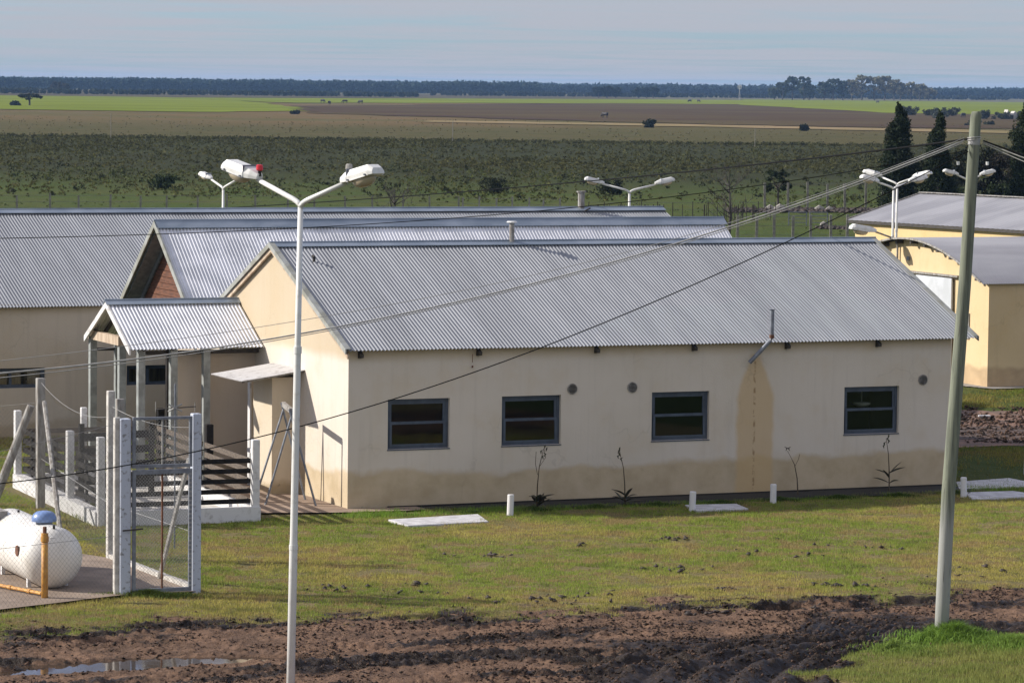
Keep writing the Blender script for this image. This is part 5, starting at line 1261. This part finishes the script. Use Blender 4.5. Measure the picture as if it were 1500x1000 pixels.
# plantation forest along the horizon
def forest(name, x0, x1, y0, y1, ys_, hh, n, ls, col):
    x = rng.uniform(x0, x1, n); y = np.interp(x, [x0, x1], [y0, y1]) + rng.random(n) ** 2 * ys_; h = hh * rng.uniform(.90, 1.05, n) * (0.9 + .25 * fbm(x * .02, y * 0, 3, 7))
    nper = 14; C = np.c_[x, y, h * .5]; V, Cc = leafcloud(C, np.c_[h * .20, h * .20, h * .5], nper, ls, col, .2); o = mkleaf(name, V, Cc); o['kind'] = 'stuff'; o['label'] = 'even plantation forest along the horizon'
forest('plantation_forest', -900, 20, 2650, 3100, 250, 10.2, 6500, 1.5, (.022, .040, .033))
forest('plantation_forest', -250, 900, 3300, 3500, 300, 9.2, 6500, 1.7, (.022, .040, .036))
forest('plantation_forest', -900, 1100, 4200, 4200, 400, 10.5, 4600, 3.0, (.022, .040, .038))
forest('far_scrub', -420, -60, 1950, 2150, 200, 3.0, 900, 1.0, (.03, .04, .025))
forest('far_scrub', -60, 420, 2500, 3000, 200, 3.0, 900, 1.2, (.03, .04, .03))

# windmill, distant house, cattle, thin poles
wm_ = root('windmill', 'tiny steel wind pump standing above the far green field', 'windmill', (144, 2270, 0))
for a in (0, 1, 2, 3):
    MB().tube([(math.cos(a * 1.57) * .9, math.sin(a * 1.57) * .9, 0), (0, 0, 8)], .06, 4).build('leg', 'bright_wire', wm_)
for k in range(10):
    a = k * .628; MB().add([(math.cos(a) * .3, -.4, 8.4 + math.sin(a) * .3), (math.cos(a - .2) * 1.5, -.4, 8.4 + math.sin(a - .2) * 1.5), (math.cos(a + .2) * 1.5, -.25, 8.4 + math.sin(a + .2) * 1.5)], [(0, 1, 2)]).build('blade', 'far_white', wm_)
MB().box(-.1, .1, -.4, 1.6, 8.3, 8.5).box(-.05, .05, 1.2, 2.4, 7.9, 8.9).build('tail', 'far_white', wm_)
fh = root('distant_ruin', 'small pale ruined house among bushes far right of the utility pole', 'house', (139.1, 993, 0), .2)
MB().box(-1.6, 1.6, -1.5, 1.5, 0, 1.6).prism([(-1.6, 1.6), (-.9, 1.6), (-1.3, 2.7)], 1, -1.5, 1.5).prism([(.2, 1.6), (1.5, 1.6), (.8, 2.3)], 1, -1.5, 1.5).build('wall', 'pale_concrete', fh)
MB().box(-.3, .3, -1.52, -1.501, 0, 1.2).build('door', 'dark', fh)
for k, (x, y) in enumerate(((-77, 1420), (-67, 1400), (-60, 1380), (91, 1840), (-68, 1300), (96, 1850), (205, 2000), (22.5, 880), (128, 1010))):
    o = root('cow', ('leftmost cow on the green strip over the foreground lamp', 'second cow on the green strip over the foreground lamp', 'third cow on the green strip over the foreground lamp', 'cow at the strip edge above the round bush', 'cow on the ploughed field tip at left', 'cow beside the one above the round bush', 'cow on the right green field below the grove', 'nearest cow, on the brown field centre', 'cow on brown land between the cypresses')[k], 'cow', (x, y, 0.1), random.random() * 6, 'cattle in the far fields')
    MB().tube([(-1.0, 0, 1.05), (-.8, 0, 1.1), (.2, 0, 1.05), (.75, 0, 1.15), (1.0, 0, 1.05), (1.35, 0, .55), (1.5, 0, .4)], [.15, .36, .40, .33, .2, .16, .09], 8).build('body', 'cow_dark', o)
    for lx in (-.75, .7):
        for ly in (-.2, .2): MB().tube([(lx, ly, .9), (lx + .03, ly, .45), (lx, ly, 0)], [.12, .07, .05], 5).build('leg', 'cow_dark', o)
for x, y, h, lb in ((-54.7, 480, 3.6, 'thin lone pole at the edge of the scrub on the left'), (-8.6, 494, 3.0, 'thin lone pole at the edge of the scrub near the centre'), (32.1, 472, 2.6, 'thin lone pole at the edge of the scrub on the right')):
    o = MB().tube([(0, 0, 0), (0, 0, h)], [.05, .04], 6).build('field_pole', 'weathered_post'); o.location = (x, y, 0); tag(o, lb, 'pole', 'thin poles in the field')

# field fences behind the buildings
def wire_fence(x0, x1, y0, y1, n, h, w, label, wires=4, m='grey_post', stays=0):
    t = root('wire_fence', label, 'fence', (x0, y0, 0)); me = None; d = Vector((x1 - x0, y1 - y0, 0))
    for k in range(n):
        p = d * (k / (n - 1)) + Vector((random.uniform(-.12, .12), 0, 0))
        if me is None:
            o = MB().box(-w / 2, w / 2, -w / 2, w / 2, -.1, h).build('post', m, t); me = o.data
        else:
            o = bpy.data.objects.new('post', me); COL.objects.link(o); o.parent = t
        o.location = p; o.rotation_euler = (R(random.uniform(-1.5, 1.5)), R(random.uniform(-1.5, 1.5)), 0); o.scale = (1, 1, random.uniform(.93, 1.07))
    for k in range(wires):
        z = h * (.2 + .75 * k / max(1, wires - 1)); MB().tube([(0, 0, z), tuple(d + Vector((0, 0, z)))], .009, 4).build('wire', 'wire', t)
    for k in range(stays):
        p = d * random.random(); o = MB().box(-.02, .02, -.02, .02, 0, h * .85).build('stay', 'bark', t); o.location = p
    return t
wire_fence(-32, -3.2, 203, 211, 18, 1.42, .10, 'post and wire fence crossing behind the left rear roof', 4, 'weathered_post')
wire_fence(-3.0, 2.8, 211, 211, 7, 1.3, .10, 'short run of closely spaced fence posts right of the foreground lamp', 4)
wire_fence(11.7, 24, 186, 190, 13, 1.3, .14, 'row of grey concrete fence posts left of the yellow shed', 3, 'weathered_post')
wire_fence(16.6, 26, 232, 236, 8, 1.8, .14, 'tall fence posts below the cypresses at the edge of the scrub', 3, 'weathered_post')
wire_fence(4.5, 16, 212, 215, 12, 1.1, .05, 'thin paling fence left of the cattle gate', 3, 'bark', 40)
cg = root('cattle_gate', 'low dark barred cattle gate in the green paddock', 'gate', (16.1, 207, 0))
MB().box(0, 1.1, -.03, .03, .75, .80).box(0, .06, -.03, .03, 0, .8).box(1.04, 1.1, -.03, .03, 0, .8).build('frame', 'steel_frame', cg)
for z in (.15, .35, .55): MB().box(.06, 1.04, -.02, .02, z, z + .04).build('bar', 'steel_frame', cg)
cg2 = copy_tree(cg, None, (17.35, 207.2, 0), .03, 'second barred cattle gate, right of the first in the paddock')
for o_, lb in ((cg, None), (cg2, None)): o_['group'] = 'cattle gates'
# low heaps of stones and dark earth bank under the far fence
n = 2600; x = rng.uniform(14, 27, n); y = 229 + (x - 14) * .3 + rng.normal(0, 1.2, n); clods(x, y, np.zeros(n), rng.uniform(.05, .30, n), 'earth_bank', 'clod')
n = 1200; x = rng.uniform(17.5, 23.5, n); y = 184 + rng.normal(0, .7, n) + 19; clods(x, y, np.zeros(n), rng.uniform(.04, .22, n), 'earth_bank', 'clod')
rk = [(17.3, 229.5, .35), (19.9, 230, .3), (20.6, 230.4, .25), (16.7, 230, .3), (18.1, 206, .2)]
for k, (x, y, s) in enumerate(rk):
    o = MB().tube([(-s, 0, 0), (-s * .6, 0, s * .5), (0, .05, s * .9), (s * .7, 0, s * .6), (s, 0, .05)], [s * .3, s * .6, s * .65, s * .5, s * .2], 7).build('rock', 'grey_concrete'); o.location = (x, y, 0); tag(o, ('pale stone at the left foot of the bank, between two tall posts', 'pale stone in the middle of the dark bank', 'smaller pale stone right of the middle of the bank', 'leftmost pale stone on the dark bank', 'lone small stone in the paddock behind the cattle gates')[k], 'rock', 'stones on the bank')

# ------------------------------------------------------------------ scrub: thousands of low shrubs and tussocks
def scatter(n, y0, y1, hx, size, col, nper, ls, name, dens=None, colvar=.45, xr=.165, p=1.0):
    y = y0 + (y1 - y0) * rng.random(n) ** p; x = rng.uniform(-1, 1, n) * (y * xr + 4)
    if dens is not None:
        k = rng.random(n) < dens(x, y); x, y = x[k], y[k]
    s = size * rng.uniform(.35, 1.25, len(x)); C = np.c_[x, y, s * .35]
    V, Cc = leafcloud(C, np.c_[s * .75, s * .75, s * .5], nper, ls, col, colvar); V[:, 2] = np.maximum(V[:, 2], .0)
    o = mkleaf(name, V, Cc); o['kind'] = 'stuff'; return o
scatter(15000, 330, 505, 0, .34, (.075, .074, .024), 14, .10, 'scrub', lambda x, y: np.clip(fbm(x * .05, y * .012, 4, 401) * 3.0 - .7, .15, 1), p=.8)
scatter(450, 335, 505, 0, .85, (.055, .060, .022), 20, .12, 'scrub')
scatter(5000, 240, 335, 0, .28, (.075, .086, .022), 14, .075, 'scrub', lambda x, y: np.clip(fbm(x * .09, y * .02, 4, 402) * 4.0 - 1.5, .06, 1))
scatter(260, 245, 335, 0, .8, (.050, .058, .024), 22, .12, 'scrub')
scatter(9000, 245, 505, 0, .32, (.085, .080, .026), 10, .08, 'tussocks', lambda x, y: np.clip(fbm(x * .07, y * .018, 4, 403) * 3.4 - 1.1, .05, 1))
scatter(1600, 494, 505, 0, .55, (.060, .062, .022), 18, .12, 'scrub')
scatter(1800, 505, 820, 0, .24, (.12, .105, .045), 8, .10, 'tussocks', lambda x, y: np.clip(fbm(x * .03, y * .01, 4, 404) * 3 - .9, .05, 1))
scatter(3000, 100, 235, 0, .18, (.085, .11, .03), 10, .05, 'tussocks', lambda x, y: np.clip(fbm(x * .1, y * .05, 3, 405) * 3 - .9, .05, 1))

# ------------------------------------------------------------------ air
m, t, b, o = newmat('haze_air'); t.nodes.remove(b)
pv = N(t, 'ShaderNodeVolumePrincipled'); pv.inputs['Density'].default_value = .000068; pv.inputs['Color'].default_value = (.36, .60, 1.0, 1); pv.inputs['Anisotropy'].default_value = 0.0
lk(t, pv.outputs[0], o.inputs['Volume'])
hz = MB().box(-8900, 8900, -250, 9400, -1, 24).build('haze', 'haze_air'); hz['kind'] = 'stuff'
hz.data.materials[0] = MATS['haze_air']
